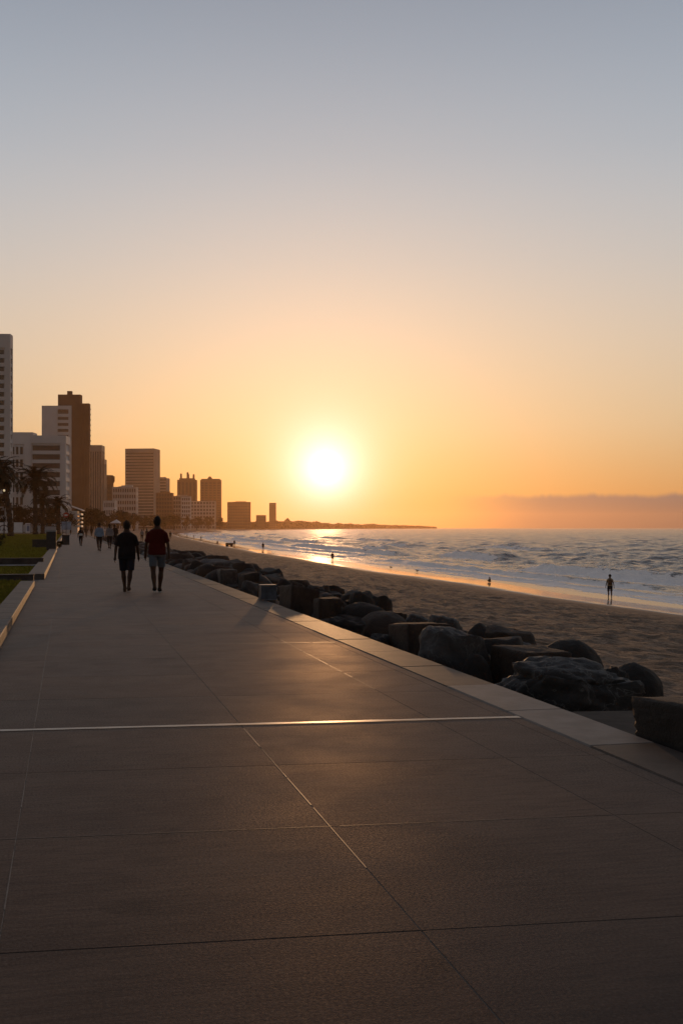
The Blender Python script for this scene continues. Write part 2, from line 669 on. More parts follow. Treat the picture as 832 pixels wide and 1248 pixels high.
def PW(u, s, z=0.0):
    return W(u, s + SH * u, z)


cols = [-2.9, -.80, -.24, 1.28, 2.77, 3.355, 3.47]
cols_far = [-.80, -.24, 1.28, 2.77, 3.355, 3.47]
svals = [4.19 + 1.53 * k for k in range(-7, 170)]
vs_, fs_, sl_ = [], [], []
gap = .0024
for j in range(len(svals) - 1):
    s0, s1 = svals[j], svals[j + 1]
    cc = cols if s1 < 14 else cols_far
    for i in range(len(cc) - 1):
        u0, u1 = cc[i], cc[i + 1]
        if i == 0 and s1 < 14:
            pass
        rv = random.random()
        ga, gb = gap, gap
        gs = .006 if j == 7 else gap
        gs0 = .007 if j == 8 - 1 + 0 and False else gap
        za, zb, zc, zd = [random.uniform(-.0004, .0004) for _ in range(4)]
        o = len(vs_)
        top = [(u0 + ga, s0 + gs, za), (u1 - gb, s0 + gs, zb), (u1 - gb, s1 - gs, zc), (u0 + ga, s1 - gs, zd)]
        e = .001
        inn = [(u0 + ga + e, s0 + gs + e), (u1 - gb - e, s0 + gs + e), (u1 - gb - e, s1 - gs - e), (u0 + ga + e, s1 - gs - e)]
        for (a_, b_), q in zip(inn, top):
            vs_.append(PW(a_, b_, q[2]))
        for q in top:
            vs_.append(PW(q[0], q[1], q[2] - .003))
        for q in top:
            vs_.append(PW(q[0], q[1], -.02))
        fs_ += [(o, o + 1, o + 2, o + 3)]
        for k in range(4):
            k2 = (k + 1) % 4
            fs_ += [(o + k, o + 4 + k, o + 4 + k2, o + k2), (o + 4 + k, o + 8 + k, o + 8 + k2, o + 4 + k2)]
        sl_ += [rv] * 12
me = bpy.data.meshes.new('promenade')
me.from_pydata([tuple(p) for p in vs_], [], fs_)
at = me.attributes.new('slab', 'FLOAT', 'POINT')
at.data.foreach_set('value', sl_)
me.materials.append(conc)
tag(link('promenade', me), kind='structure')
# mortar bed showing in the joints and the retaining wall under the coping
m_ = MB()
a, b_, c_, d_ = W(-2.95, -7, -.0016), W(3.47, -7, -.0016), W(3.47, 270, -.0016), W(-2.95, 270, -.0016)
m_.add([a, b_, c_, d_], [(0, 1, 2, 3)])
struct('promenade_bed', m_, mortar)
m_ = MB()
m_.add([PW(-2.9, 4.19 - .008, -.0010), PW(3.47, 4.19 - .008, -.0010), PW(3.47, 4.19 + .008, -.0010), PW(-2.9, 4.19 + .008, -.0010)], [(0, 1, 2, 3)])
struct('promenade_joint', m_, darkj)
m_ = MB()
m_.add([W(-1.15, 270, -.002), W(3.95, 270, -.002), W(3.95, 600, -.1), W(-1.15, 600, -.002)], [(0, 1, 2, 3)])
struct('path', m_, cope)
# pale expansion strip across the promenade
stripm = mat('pale_line_paint', (.36, .32, .28), .36, .12, 9, .3, 60, bdist=.002)
m_ = MB()
n = 60
pts = []
for i in range(n + 1):
    u = -2.9 + (3.47 + 2.9) * i / n
    wd = .036 + .008 * math.sin(i * 1.7) * random.random()
    pts.append((PW(u, 8.78 - wd, .0045), PW(u, 8.78 + wd, .0045)))
m_.add([p for q in pts for p in q], [(2 * i, 2 * i + 2, 2 * i + 3, 2 * i + 1) for i in range(n)])
struct('painted_line', m_, stripm)
# pale sealant showing in the long joints and two cross joints
m_ = MB()
rj = random.Random(4)
for u, s0, s1, w0 in ((-.24, 2.6, 34, .0028), (1.28, 5.0, 8.6, .0026), (2.77, 10.5, 15, .0035)):
    s = s0
    while s < s1:
        ln = rj.uniform(.1, .9)
        wd = w0 * rj.uniform(.5, 1.2) * (1 + s * .03)
        m_.add([PW(u - wd, s, .0012), PW(u + wd, s, .0012), PW(u + wd * .8, s + ln, .0012), PW(u - wd * .8, s + ln, .0012)], [(0, 1, 2, 3)])
        s += ln + rj.uniform(.0, .10)
for s, u0, u1, wd in ((5.72, -2.4, 2.5, .003), (14.9, .2, 3.4, .016), (17.96, -.6, 3.2, .016)):
    u = u0
    while u < u1:
        ln = rj.uniform(.2, .9)
        e = min(u + ln, u1)
        m_.add([PW(u, s - wd, .0016), PW(e, s - wd, .0016), PW(e, s + wd, .0016), PW(u, s + wd, .0016)], [(0, 1, 2, 3)])
        u = e + rj.uniform(.0, .05)
struct('joint_sealant', m_, mat('joint_sealant', (.12, .092, .076), .5, .3, 12))
# coping
m_, m2 = MB(), MB()
for j in range(len(svals) - 1):
    s0, s1 = svals[j] + .004, svals[j + 1] - .004
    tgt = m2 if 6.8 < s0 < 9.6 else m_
    zt = .006 + random.uniform(-.002, .003)
    q = [W(3.478, s0), W(3.97, s0), W(3.97, s1), W(3.478, s1)]
    vs = [(p.x, p.y, -.16) for p in q] + [(p.x, p.y, zt - .012) for p in q]
    qi = [W(3.486, s0 + .008), W(3.960, s0 + .008), W(3.960, s1 - .008), W(3.486, s1 - .008)]
    vs += [(p.x, p.y, zt) for p in qi]
    fs = [(8, 9, 10, 11)]
    for k in range(4):
        k2 = (k + 1) % 4
        fs += [(k, k2, 4 + k2, 4 + k), (4 + k, 4 + k2, 8 + k2, 8 + k)]
    tgt.add(vs, fs)
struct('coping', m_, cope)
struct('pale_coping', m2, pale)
m_ = MB()
q = [W(3.47, -7), W(3.955, -7), W(3.955, 270), W(3.47, 270)]
m_.add([(p.x, p.y, -2.0) for p in q] + [(p.x, p.y, -.012) for p in q], [(4, 5, 6, 7), (0, 1, 5, 4), (1, 2, 6, 5), (2, 3, 7, 6), (3, 0, 4, 7)])
struct('retaining_wall', m_, cope)
# ledge behind the pale coping
m_ = MB()
q = [W(3.975, 7.3), W(4.8, 7.3), W(4.8, 9.02), W(3.975, 9.12)]
m_.add([(p.x, p.y, -1.6) for p in q] + [(p.x, p.y, -.075) for p in q], [(4, 5, 6, 7), (0, 1, 5, 4), (1, 2, 6, 5), (2, 3, 7, 6), (3, 0, 4, 7)])
struct('concrete_ledge', m_, mat('ledge_concrete', (.055, .046, .04), .85, .25, 4, .5, 30))
# stony bank falling from the promenade to the sand
bank = mat('bank_stones', (.055, .045, .038), .85, .4, 3, .9, 6, bdist=.08)
un, sn = np.linspace(3.9, 9.6, 24), np.concatenate([np.arange(-6, 60, .35), np.arange(60, 270, 2.0)])
UU, SS = np.meshgrid(un, sn)
XX, YY = UU * NR.x + SS * AX.x, UU * NR.y + SS * AX.y
ZZ = np.interp(UU, [3.9, 5.5, 8.2, 9.6], [-.55, -.85, -1.28, -1.55]) + .10 * fbm(UU * 1.5, SS * 1.5, 3, 4)
tag(gridmesh('rock_bank', np.stack([XX, YY, ZZ], 2), bank), kind='structure')

# ---- left kerbs (low walls) and lawn
kerbm = mat('kerb_stone', (.085, .072, .066), .6, .25, 2, .4, 40, bdist=.005)
for nm, u0, u1, s0, s1, h, lab in (('kerb', -1.17, -.82, 12, 30.6, .13, 0), ('kerb', -1.10, -.64, 34.2, 74, .17, 1), ('kerb', -1.05, -.70, 78, 250, .12, 2)):
    k = MB()
    s = s0
    while s < s1:
        e = min(s + 1.2, s1) - .006
        q = [W(u0, s), W(u1, s), W(u1, e), W(u0, e)]
        qi = [W(u0 + .012, s + .006), W(u1 - .012, s + .006), W(u1 - .012, e - .006), W(u0 + .012, e - .006)]
        vs = [(p.x, p.y, -.05) for p in q] + [(p.x, p.y, h - .012) for p in q] + [(p.x, p.y, h) for p in qi]
        fs = [(8, 9, 10, 11)]
        for a in range(4):
            c = (a + 1) % 4
            fs += [(a, c, 4 + c, 4 + a), (4 + a, 4 + c, 8 + c, 8 + a)]
        k.add(vs, fs)
        s += 1.2
    struct(nm, k, kerbm)
lawnm, t_, b = new_mat('lawn_soil')
vec = t_.obj()
c = t_.mix(t_.smooth(t_.noise(.35, 4, .6, vec), .35, .65), (.10, .090, .010), (.17, .145, .014))
t_.l(c, b.inputs['Base Color'])
b.inputs['Roughness'].default_value = 1
b.inputs['Specular IOR Level'].default_value = 0
t_.l(t_.bump(t_.noise(9, 5, .7, vec), 1.0, .06), b.inputs['Normal'])
for s0, s1, z in ((5, 32.6, .05), (33.1, 44.2, .06), (46.1, 77, .07), (77, 270, .06)):
    m_ = MB()
    q = [W(-90, s0), W(-1.06, s0), W(-1.06, s1), W(-90, s1)]
    m_.add([(p.x, p.y, z) for p in q], [(0, 1, 2, 3)])
    struct('lawn', m_, lawnm)
m_ = MB()
q = [W(-90, 44.2), W(-1.11, 44.2), W(-1.11, 46.1), W(-90, 46.1)]
m_.add([(p.x, p.y, .085) for p in q], [(0, 1, 2, 3)])
struct('path', m_, kerbm)
# low walls crossing the lawn
wallm = mat('dark_wall', (.05, .045, .045), .7, .3, 3, .3, 20)
for s, h, lab in ((32.85, .20, 'low dark wall crossing the lawn at the break in the kerb'), (46.35, .30, 'low dark wall along the far side of the pale lawn path')):
    k = MB()
    k.box(W(-30.9, s, h / 2 - .03), (60, .40, h + .04), TH)
    k.box(W(-30.9, s, h + .0), (60.02, .46, .03), TH)
    tag(k.build('garden_wall', wallm), lab, 'wall')
# grass blades
grassm = mat('grass_blades', (.15, .13, .014), .7, .4, 1.5)
k = MB()
vsx, fsx = [], []
for i in range(42000):
    s = 17 + 225 * random.random() ** 2.2
    u = -1.2 - random.random() * (s * .085 + 1.4)
    if 44.1 < s < 46.7 or 32.5 < s < 33.2:
        continue
    p = W(u, s, .05)
    for _ in range(2):
        a = random.uniform(0, 6.28)
        hgt = random.uniform(.03, .085)
        wd = random.uniform(.006, .012) * (1 + s / 40)
        dx, dy = math.cos(a) * wd, math.sin(a) * wd
        qx, qy = p.x + random.uniform(-.05, .05), p.y + random.uniform(-.05, .05)
        o = len(vsx)
        vsx += [(qx - dx, qy - dy, .045), (qx + dx, qy + dy, .045), (qx + random.uniform(-.03, .03), qy + random.uniform(-.03, .03), .05 + hgt)]
        fsx.append((o, o + 1, o + 2))
k.add(vsx, fsx)
tag(k.build('grass', grassm), kind='stuff')
# ================================================================== ROCKS
def rock_mat(name, c1, c2, rough=.7, vein=.0):
    m, t, b = new_mat(name)
    vec = t.obj()
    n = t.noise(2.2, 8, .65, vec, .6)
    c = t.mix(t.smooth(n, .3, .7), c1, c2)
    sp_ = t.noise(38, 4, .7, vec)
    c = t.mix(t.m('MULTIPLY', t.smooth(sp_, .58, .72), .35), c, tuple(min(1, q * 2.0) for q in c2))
    if vein:
        vn = t.noise(1.6, 6, .6, vec, 2.5)
        line = t.smooth(t.m('ABSOLUTE', t.m('SUBTRACT', vn, .5)), .018, .0)
        c = t.mix(t.m('MULTIPLY', line, vein), c, (.42, .41, .40))
    t.l(c, b.inputs['Base Color'])
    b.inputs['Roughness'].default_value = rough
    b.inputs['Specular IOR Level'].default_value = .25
    h = t.m('ADD', t.noise(7, 8, .68, vec, .4), t.m('MULTIPLY', sp_, .18))
    t.l(t.bump(h, .9, .05), b.inputs['Normal'])
    return m


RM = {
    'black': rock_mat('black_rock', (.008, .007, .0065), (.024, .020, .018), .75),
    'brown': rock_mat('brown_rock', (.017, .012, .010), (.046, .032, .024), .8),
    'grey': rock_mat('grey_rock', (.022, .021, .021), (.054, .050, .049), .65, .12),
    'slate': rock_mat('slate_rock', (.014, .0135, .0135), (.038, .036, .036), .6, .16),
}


def ico(sub):
    import bmesh
    bm = bmesh.new()
    bmesh.ops.create_icosphere(bm, subdivisions=sub, radius=1)
    vs = [v.co.copy() for v in bm.verts]
    fs = [tuple(v.index for v in f.verts) for f in bm.faces]
    bm.free()
    return vs, fs


ICO = {k: ico(k) for k in (3, 4, 5)}


def rock_mesh(name, kind, seed, m, sub=4):
    """unit rock: roughly 1 wide, 1 deep, 1 high, base at z = 0"""
    rn = random.Random(seed)
    vs, fs = ICO[sub]
    off = Vector((rn.uniform(-50, 50), rn.uniform(-50, 50), rn.uniform(-50, 50)))
    planes = []
    if kind == 'boulder':
        planes.append((Vector((.15, 0, 1)).normalized(), .62))
        for _ in range(9):
            d = Vector((rn.gauss(0, 1), rn.gauss(0, 1), rn.gauss(0, .7))).normalized()
            planes.append((d, rn.uniform(.66, .9)))
        na, nb, pw = .16, .035, 1
    elif kind == 'round':
        for _ in range(2):
            d = Vector((rn.gauss(0, 1), rn.gauss(0, 1), rn.gauss(0, .7))).normalized()
            planes.append((d, rn.uniform(.86, .95)))
        na, nb, pw = .10, .012, 1
    elif kind == 'crag':
        planes.append((Vector((.1, -.1, 1)).normalized(), .42))
        for _ in range(16):
            d = Vector((rn.gauss(0, 1), rn.gauss(0, 1), rn.gauss(.25, .7))).normalized()
            planes.append((d, rn.uniform(.52, .85)))
        na, nb, pw = .30, .10, 1
    else:                                          # block
        na, nb, pw = .030, .005, 1
    corner = {(a, b, c): Vector((rn.uniform(-.16, .16), rn.uniform(-.16, .16), rn.uniform(-.14, .10))) for a in (-1, 1) for b in (-1, 1) for c in (-1, 1)}
    out = []
    for v in vs:
        p = v.copy()
        if kind == 'block':
            k = max(abs(p.x), abs(p.y), abs(p.z))
            q = p / k
            r = .955
            c = Vector([max(-r, min(r, a)) for a in q])
            dd = q - c
            pq = q
            p = c + (dd.normalized() * (1 - r) if dd.length > 1e-6 else dd) if dd.length > (1 - r) else q
            p = p + sum((corner[k] * ((1 + k[0] * pq.x) * (1 + k[1] * pq.y) * (1 + k[2] * pq.z) / 8) for k in corner), Vector())
        else:
            for d, h in planes:
                s = p.dot(d)
                if s > h:
                    p = p - d * (s - h) * .93
        n1 = noise.fractal(v * 1.3 + off, .9, 2.1, 3)
        n2 = noise.fractal(v * 5 + off, .8, 2.1, 4)
        p = p * (1 + na * n1 + nb * n2)
        out.append(p)
    lo = [min(p[i] for p in out) for i in range(3)]
    hi = [max(p[i] for p in out) for i in range(3)]
    vv_ = [((p.x - lo[0]) / (hi[0] - lo[0]) - .5, (p.y - lo[1]) / (hi[1] - lo[1]) - .5, (p.z - lo[2]) / (hi[2] - lo[2])) for p in out]
    mb = MB()
    mb.v, mb.f = vv_, fs
    me = mb.mesh(name, m, True)
    return me


GR = 'rocks piled along the sea side of the promenade'


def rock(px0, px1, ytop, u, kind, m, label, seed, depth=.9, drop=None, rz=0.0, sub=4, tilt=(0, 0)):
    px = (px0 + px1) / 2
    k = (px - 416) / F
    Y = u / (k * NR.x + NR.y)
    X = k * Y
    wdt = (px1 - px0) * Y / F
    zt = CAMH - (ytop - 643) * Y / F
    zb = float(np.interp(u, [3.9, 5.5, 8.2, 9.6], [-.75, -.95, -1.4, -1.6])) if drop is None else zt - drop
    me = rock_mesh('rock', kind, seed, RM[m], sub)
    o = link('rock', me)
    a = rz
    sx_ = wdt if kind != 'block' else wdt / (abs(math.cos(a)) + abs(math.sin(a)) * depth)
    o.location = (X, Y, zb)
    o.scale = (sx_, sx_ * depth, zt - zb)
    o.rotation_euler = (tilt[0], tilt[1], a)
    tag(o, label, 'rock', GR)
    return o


NEAR = [
 # px0 px1 ytop  u   kind  mat  label
 (576, 790, 801, 4.95, 'crag', 'slate', 'big jagged dark grey rock with pale veins beside the pale coping', dict(depth=.62, rz=.15, sub=5)),
 (716, 772, 808, 6.3, 'crag', 'black', 'jagged black rock squeezed between the veined grey rock and a black dome', dict(sub=4)),
 (736, 808, 807, 6.9, 'round', 'black', 'smooth black dome-shaped rock on the sand, nearest to the big right-hand block', dict(depth=1.1)),
 (655, 735, 779, 7.0, 'round', 'black', 'large smooth black rounded rock standing against the open sand', dict(depth=1.0)),
 (588, 694, 788, 5.75, 'block', 'brown', 'flat-topped brown cut block just behind the veined grey rock', dict(depth=.9, rz=TH + .25, sub=5, tilt=(R(4), R(5)))),
 (558, 600, 797, 5.0, 'round', 'black', 'small round black rock at the foot of the flat-topped brown block', dict(depth=1.0)),
 (618, 660, 782, 7.3, 'boulder', 'grey', 'pale grey rounded rock between the two largest black domes', dict()),
 (586, 650, 771, 7.6, 'boulder', 'black', 'low black wedge of rock pointing at the pale grey rounded one', dict(depth=.8)),
 (563, 610, 759, 7.4, 'round', 'black', 'upright black egg-shaped rock behind the smooth grey boulder', dict()),
 (506, 600, 764, 4.95, 'boulder', 'grey', 'large smooth dark grey boulder leaning on a long brown cut block', dict(depth=1.0, sub=5)),
 (468, 552, 757, 5.0, 'block', 'brown', 'long brown cut block with a pale flat top leaning on the smooth grey boulder', dict(depth=1.3, rz=TH + .12, sub=5, tilt=(R(-5), R(4)))),
 (517, 563, 749, 6.9, 'boulder', 'grey', 'rounded grey rock with a slanting face behind the long brown cut block', dict()),
 (493, 528, 748, 7.2, 'boulder', 'slate', 'low slate rock beside the rounded grey one', dict()),
 (470, 497, 744, 7.4, 'boulder', 'brown', 'small brown rock between the log-shaped black rock and low slate one', dict()),
 (446, 482, 772, 4.55, 'crag', 'slate', 'jagged slate rock touching the coping before the long brown cut block', dict()),
 (436, 498, 745, 5.8, 'round', 'brown', 'low brown rock with a curved top in front of the black log-shaped one', dict(depth=1.3)),
 (404, 476, 734, 5.6, 'round', 'black', 'long black log-shaped rock lying across the row', dict(depth=.7, rz=.2)),
 (425, 457, 720, 6.8, 'boulder', 'black', 'pointed black rock rising highest behind the log-shaped one', dict()),
 (405, 430, 728, 6.0, 'crag', 'brown', 'small jagged brown rock left of the pointed black one', dict()),
 (380, 418, 728, 4.95, 'block', 'brown', 'squared brown block with a sunlit flat top by the coping', dict(rz=TH, depth=1.3)),
 (400, 446, 752, 4.5, 'crag', 'black', 'jagged black rock pressed against the sunlit part of the coping', dict()),
 (384, 414, 722, 6.4, 'boulder', 'grey', 'pale grey slab of rock behind the block with a sunlit top', dict()),
 (372, 401, 713, 7.2, 'boulder', 'black', 'dark rock with a lopsided peak near the sunlit block', dict()),
 (350, 373, 708, 6.8, 'boulder', 'brown', 'rounded brown rock with a small spur left of the lopsided peak', dict()),
 (334, 357, 705, 6.9, 'round', 'black', 'dark rounded rock behind the long flat brown block', dict()),
 (333, 386, 714, 4.75, 'block', 'brown', 'long flat brown block just beyond the low bollard', dict(rz=TH + .05, depth=2.1, sub=5, tilt=(R(-4), R(6)))),
 (312, 336, 711, 4.9, 'boulder', 'brown', 'brown rock showing behind the low bollard', dict()),
 (294, 322, 707, 5.0, 'boulder', 'grey', 'grey rock leaning left of the low bollard', dict()),
 (288, 318, 697, 5.3, 'block', 'brown', 'brown cut rock two rocks left of the low bollard', dict(rz=TH + .2, depth=1.2)),
 (302, 315, 694, 7.0, 'round', 'black', 'small dark ball-shaped rock above the brown cut rock', dict()),
 (317, 327, 698, 7.2, 'boulder', 'black', 'tiny dark rock standing alone at the sand edge', dict()),
 (261, 293, 693, 4.9, 'block', 'grey', 'squat grey cut rock against the coping, half way to the walkers', dict(rz=TH + .1, depth=1.2)),
]
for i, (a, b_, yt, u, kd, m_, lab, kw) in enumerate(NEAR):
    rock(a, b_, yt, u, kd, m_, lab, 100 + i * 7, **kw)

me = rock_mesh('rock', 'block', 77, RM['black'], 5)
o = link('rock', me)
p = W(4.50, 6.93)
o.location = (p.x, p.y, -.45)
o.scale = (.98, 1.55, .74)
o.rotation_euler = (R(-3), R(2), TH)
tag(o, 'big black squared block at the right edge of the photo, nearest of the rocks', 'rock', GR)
# the far stretch of the row: shared shapes, each rock an object of its own
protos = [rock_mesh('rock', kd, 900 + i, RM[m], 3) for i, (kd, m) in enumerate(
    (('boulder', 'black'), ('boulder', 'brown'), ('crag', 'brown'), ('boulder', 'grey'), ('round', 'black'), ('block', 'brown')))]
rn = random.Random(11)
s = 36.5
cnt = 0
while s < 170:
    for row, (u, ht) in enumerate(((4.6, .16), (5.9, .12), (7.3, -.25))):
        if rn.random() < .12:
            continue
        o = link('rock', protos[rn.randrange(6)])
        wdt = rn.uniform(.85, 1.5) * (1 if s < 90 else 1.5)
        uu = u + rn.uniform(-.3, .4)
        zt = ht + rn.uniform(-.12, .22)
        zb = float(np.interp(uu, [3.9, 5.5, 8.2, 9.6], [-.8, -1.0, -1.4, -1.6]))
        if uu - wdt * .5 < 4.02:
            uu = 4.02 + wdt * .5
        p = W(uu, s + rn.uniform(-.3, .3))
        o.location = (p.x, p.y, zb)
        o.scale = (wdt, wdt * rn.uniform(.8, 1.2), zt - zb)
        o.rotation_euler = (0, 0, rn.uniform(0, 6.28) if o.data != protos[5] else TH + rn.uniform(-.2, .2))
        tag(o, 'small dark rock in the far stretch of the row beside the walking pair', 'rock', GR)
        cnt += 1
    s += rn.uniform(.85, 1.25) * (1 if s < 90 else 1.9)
# medium stones filling the row between the big ones
for i in range(40):
    s = rn.uniform(16.5, 36)
    uu = rn.uniform(4.9, 8.2)
    o = link('rock', protos[(0, 1, 2, 4, 0)[rn.randrange(5)]])
    wdt = rn.uniform(.6, 1.05)
    zb = float(np.interp(uu, [3.9, 5.5, 8.2, 9.6], [-.6, -.9, -1.35, -1.6]))
    p = W(uu, s)
    o.location = (p.x, p.y, zb)
    o.scale = (wdt, wdt * rn.uniform(.8, 1.2), (rn.uniform(-.42, -.12) - .03 * (uu - 5)) - zb)
    o.rotation_euler = (0, 0, rn.uniform(0, 6.28))
    tag(o, 'medium dark stone filling the row between the large near rocks', 'rock', 'medium stones between the large rocks')
# small rubble between the near rocks at the foot of the coping
for i in range(70):
    s = rn.uniform(9.8, 36)
    uu = rn.uniform(4.2, 8.4)
    o = link('rock', protos[rn.randrange(5)])
    wdt = rn.uniform(.22, .5)
    zb = float(np.interp(uu, [3.9, 5.5, 8.2, 9.6], [-.6, -.9, -1.35, -1.6])) - .08
    p = W(uu, s)
    o.location = (p.x, p.y, zb)
    o.scale = (wdt, wdt, wdt * rn.uniform(.6, 1.0))
    o.rotation_euler = (0, 0, rn.uniform(0, 6.28))
    tag(o, 'small rubble stone wedged low between the large near rocks', 'rock', 'rubble between the large rocks')

# ---- low bollard on the coping
bm_ = mat('bollard_metal', (.055, .065, .085), .5, .3, 6, .2, 30)
p = hit(326, 731, 0.006)
bt = thing('bollard', 'low dark blue-grey box bollard standing on the coping beside the rocks', 'bollard', p, TH)
k = MB().box((0, 0, .15), (.33, .30, .29), 0, .93)
k.build('body', bm_, bt)
MB().box((0, 0, .303), (.335, .305, .022)).build('cap', mat('bollard_cap', (.09, .10, .12), .45), bt)
MB().box((0, 0, .010), (.36, .33, .02)).build('base', mat('bollard_cap'), bt)
# ================================================================== TOWN
glassm = mat('window_glass', (.045, .04, .04), .18, .3, .3, spec=.5)
WALLS = {
    'white': mat('white_render', (.50, .49, .49), .8, .08, .1),
    'pale': mat('pale_render', (.46, .43, .41), .8, .1, .1),
    'tan': mat('tan_render', (.34, .28, .23), .8, .1, .1),
    'brown': mat('brown_cladding', (.13, .085, .06), .8, .12, .1),
    'dark': mat('dark_cladding', (.08, .055, .04), .8, .12, .1),
}
GB = 'buildings of the seafront town'


def place_px(px, d):
    return Vector(((px - 416) / F * d, d, -.3))


def building(name, label, px0, px1, ytop, d, wall, nf, nc, style='grid', depth=None, yaw=.05, blank=(0, 0), roof=True, parent=None, z0=None, crown=.0, wfrac=.62):
    """blank: share of the front left and right without windows"""
    wdt = (px1 - px0) * d / F
    h = (643 - ytop) * d / F + CAMH + .3
    dp = depth or wdt * .8
    rt = thing(name, label, 'building', place_px((px0 + px1) / 2, d), yaw, GB)
    wm = WALLS[wall]
    fh = (h - crown) / nf
    k = MB()
    k.box((0, dp / 2, h / 2), (wdt - .8, dp - .8, h))
    # vertical piers at the corners and blank walls
    for sx_ in (-1, 1):
        for yy in (.2, dp - .2):
            k.box((sx_ * (wdt / 2 - .3), yy, h / 2 + .05), (.62, .62, h + .1))
    k.box((0, dp / 2, h - crown / 2 + .2), (wdt, dp, crown + .4))
    bl, br = blank
    if bl:
        k.box((-wdt / 2 + wdt * bl / 2, .19, h / 2 - .1), (wdt * bl, .44, h - .2))
    if br:
        k.box((wdt / 2 - wdt * br / 2, .19, h / 2 - .1), (wdt * br, .44, h - .2))
    x0, x1 = -wdt / 2 + wdt * bl + .3, wdt / 2 - wdt * br - .3
    if style in ('bands', 'grid'):
        for i in range(1, nf):
            z = i * fh
            k.box((0, dp / 2, z), (wdt - .12, dp - .12, fh * (1 - wfrac)))
    if style in ('grid', 'fins'):
        for j in range(1, nc):
            xx = x0 + (x1 - x0) * j / nc
            k.box((xx, .17, h / 2 - crown / 2), ((x1 - x0) / nc * (.35 if style == 'grid' else .45), .36, h - crown - .3))
        m = max(2, int(nc * dp / wdt))
        for j in range(1, m):
            yy = .5 + (dp - 1) * j / m
            for sx_ in (-1, 1):
                k.box((sx_ * (wdt / 2 - .23), yy, h / 2 - crown / 2), (.36, (dp - 1) / m * .4, h - crown - .3))
    k.build('wall', wm, rt)
    # windows
    wh = fh * wfrac
    if style == 'grid' and nf * nc <= 100:
        cw = (x1 - x0) / nc
        wme = MB().box((0, 0, 0), (cw * .66, .10, wh * .96)).mesh('window', glassm)
        for i in range(nf):
            for j in range(nc):
                o = link('window', wme, rt)
                o.location = (x0 + cw * (j + .5), .36, (i + .5) * fh)
    else:
        if style == 'fins':
            wme = MB().box((0, 0, 0), ((x1 - x0) / nc * .56, .10, h - crown - 1.0)).mesh('window', glassm)
            for j in range(nc):
                o = link('window', wme, rt)
                o.location = (x0 + (x1 - x0) * (j + .5) / nc, .36, (h - crown) / 2)
        else:
            wme = MB().box((0, 0, 0), (x1 - x0 - .1, .10, wh * .98)).mesh('window', glassm)
            for i in range(nf):
                o = link('window', wme, rt)
                o.location = ((x0 + x1) / 2, .36, (i + .5) * fh)
    if roof:
        r = MB().box((wdt * .08, dp / 2, h + .9), (wdt * .45, dp * .5, 1.6)).box((-wdt * .2, dp / 2, h + .5), (wdt * .16, dp * .2, 1.0)).build('roof', wm, rt)
        MB().box((wdt * .3, dp * .3, h + 1.2), (.22, .22, 2.6)).build('antenna', WALLS['dark'], r)
    return rt, wdt, h, dp


building('tower_block', 'tall pale tower cut by the left edge, dark slot windows up its face', -62, 12, 408, 330, 'white', 22, 1, 'bands', depth=3.2, yaw=.06, blank=(.05, .09), crown=3.6, roof=False, wfrac=.55)
building('apartment_building', 'white curved-top block just right of the tall tower at the left edge', 12, 40, 528, 420, 'white', 7, 3, 'grid', blank=(.02, .38), crown=4, roof=False, yaw=.04)
building('office_building', 'white framed block striped by horizontal bands behind the big palm', 35, 80, 532, 400, 'white', 10, 1, 'bands', depth=9, blank=(.08, .14), crown=2.4, roof=False, yaw=.07, wfrac=.6)
rt, w_, h_, dp_ = building('tower_block', 'twin tower with a pale grey slab joined to a taller dark brown core', 51, 87, 495, 760, 'white', 20, 8, 'bands', depth=9, blank=(.52, .10), crown=2, roof=False, yaw=.02, wfrac=.5)
MB().box((8.2, 3.4, 90 / 2), (14.9, 6, 90)).box((8.0, 3.4, 91), (3, 3, 3)).build('core', WALLS['brown'], rt)
k = MB().box((18.4, 1.5, 42.0), (6.2, 5, 84.0))
for i in range(1, 24):
    k.box((18.4, 1.5, i * 3.5), (6.7, 5.5, .9))
for i in range(3):
    k.box((16.2 + i * 2.2, -1.3, 42), (.7, .75, 83))
k.build('wing', WALLS['brown'], rt)
building('tower_block', 'pale ribbed tower standing right against the twin brown tower', 109, 124, 543, 850, 'tan', 16, 5, 'fins', depth=14, crown=4, roof=False)
building('tower_block', 'narrow stepped block half a width lower than the ribbed tower', 121, 127, 560, 856, 'tan', 14, 2, 'fins', depth=12, crown=3, roof=False)
rt, w_, h_, dp_ = building('tower_block', 'dark block with a bulging rounded top floor right of the ribbed tower', 126, 137, 582, 1000, 'dark', 12, 1, 'bands', roof=False)
MB().loft([(0, dp_ / 2, h_ - 6, w_ * .5, dp_ * .5), (0.6, dp_ / 2, h_ - 3, w_ * .62, dp_ * .6), (.6, dp_ / 2, h_ + 1, w_ * .62, dp_ * .6), (0, dp_ / 2, h_ + 2.2, w_ * .45, dp_ * .4)]).build('roof', WALLS['dark'], rt)
building('hotel', 'low pale hotel block with rows of small windows in front of the banded tower', 137, 166, 594, 900, 'pale', 7, 10, 'grid', depth=12)
building('apartment_building', 'lowest pale block below the hotel, half behind the trees', 126, 140, 611, 700, 'white', 4, 5, 'grid', depth=9, roof=False)
building('tower_block', 'broad banded tower block with a flat roof, tallest near the walking pair', 152, 188, 547, 1250, 'tan', 26, 1, 'bands', depth=24, crown=3.5, roof=False, blank=(.0, .0), yaw=-.12, wfrac=.45)
building('tower_block', 'shorter banded block right behind the broad banded tower', 187, 203, 583, 1400, 'tan', 17, 1, 'bands', depth=16, yaw=-.1, wfrac=.45)
building('apartment_building', 'stepped brown block in front of the shorter banded one', 190, 210, 601, 1150, 'brown', 9, 6, 'grid', depth=14)
building('apartment_building', 'brown block with white balconies left of the three-pronged tower', 208, 232, 605, 1200, 'tan', 8, 8, 'grid', depth=14)
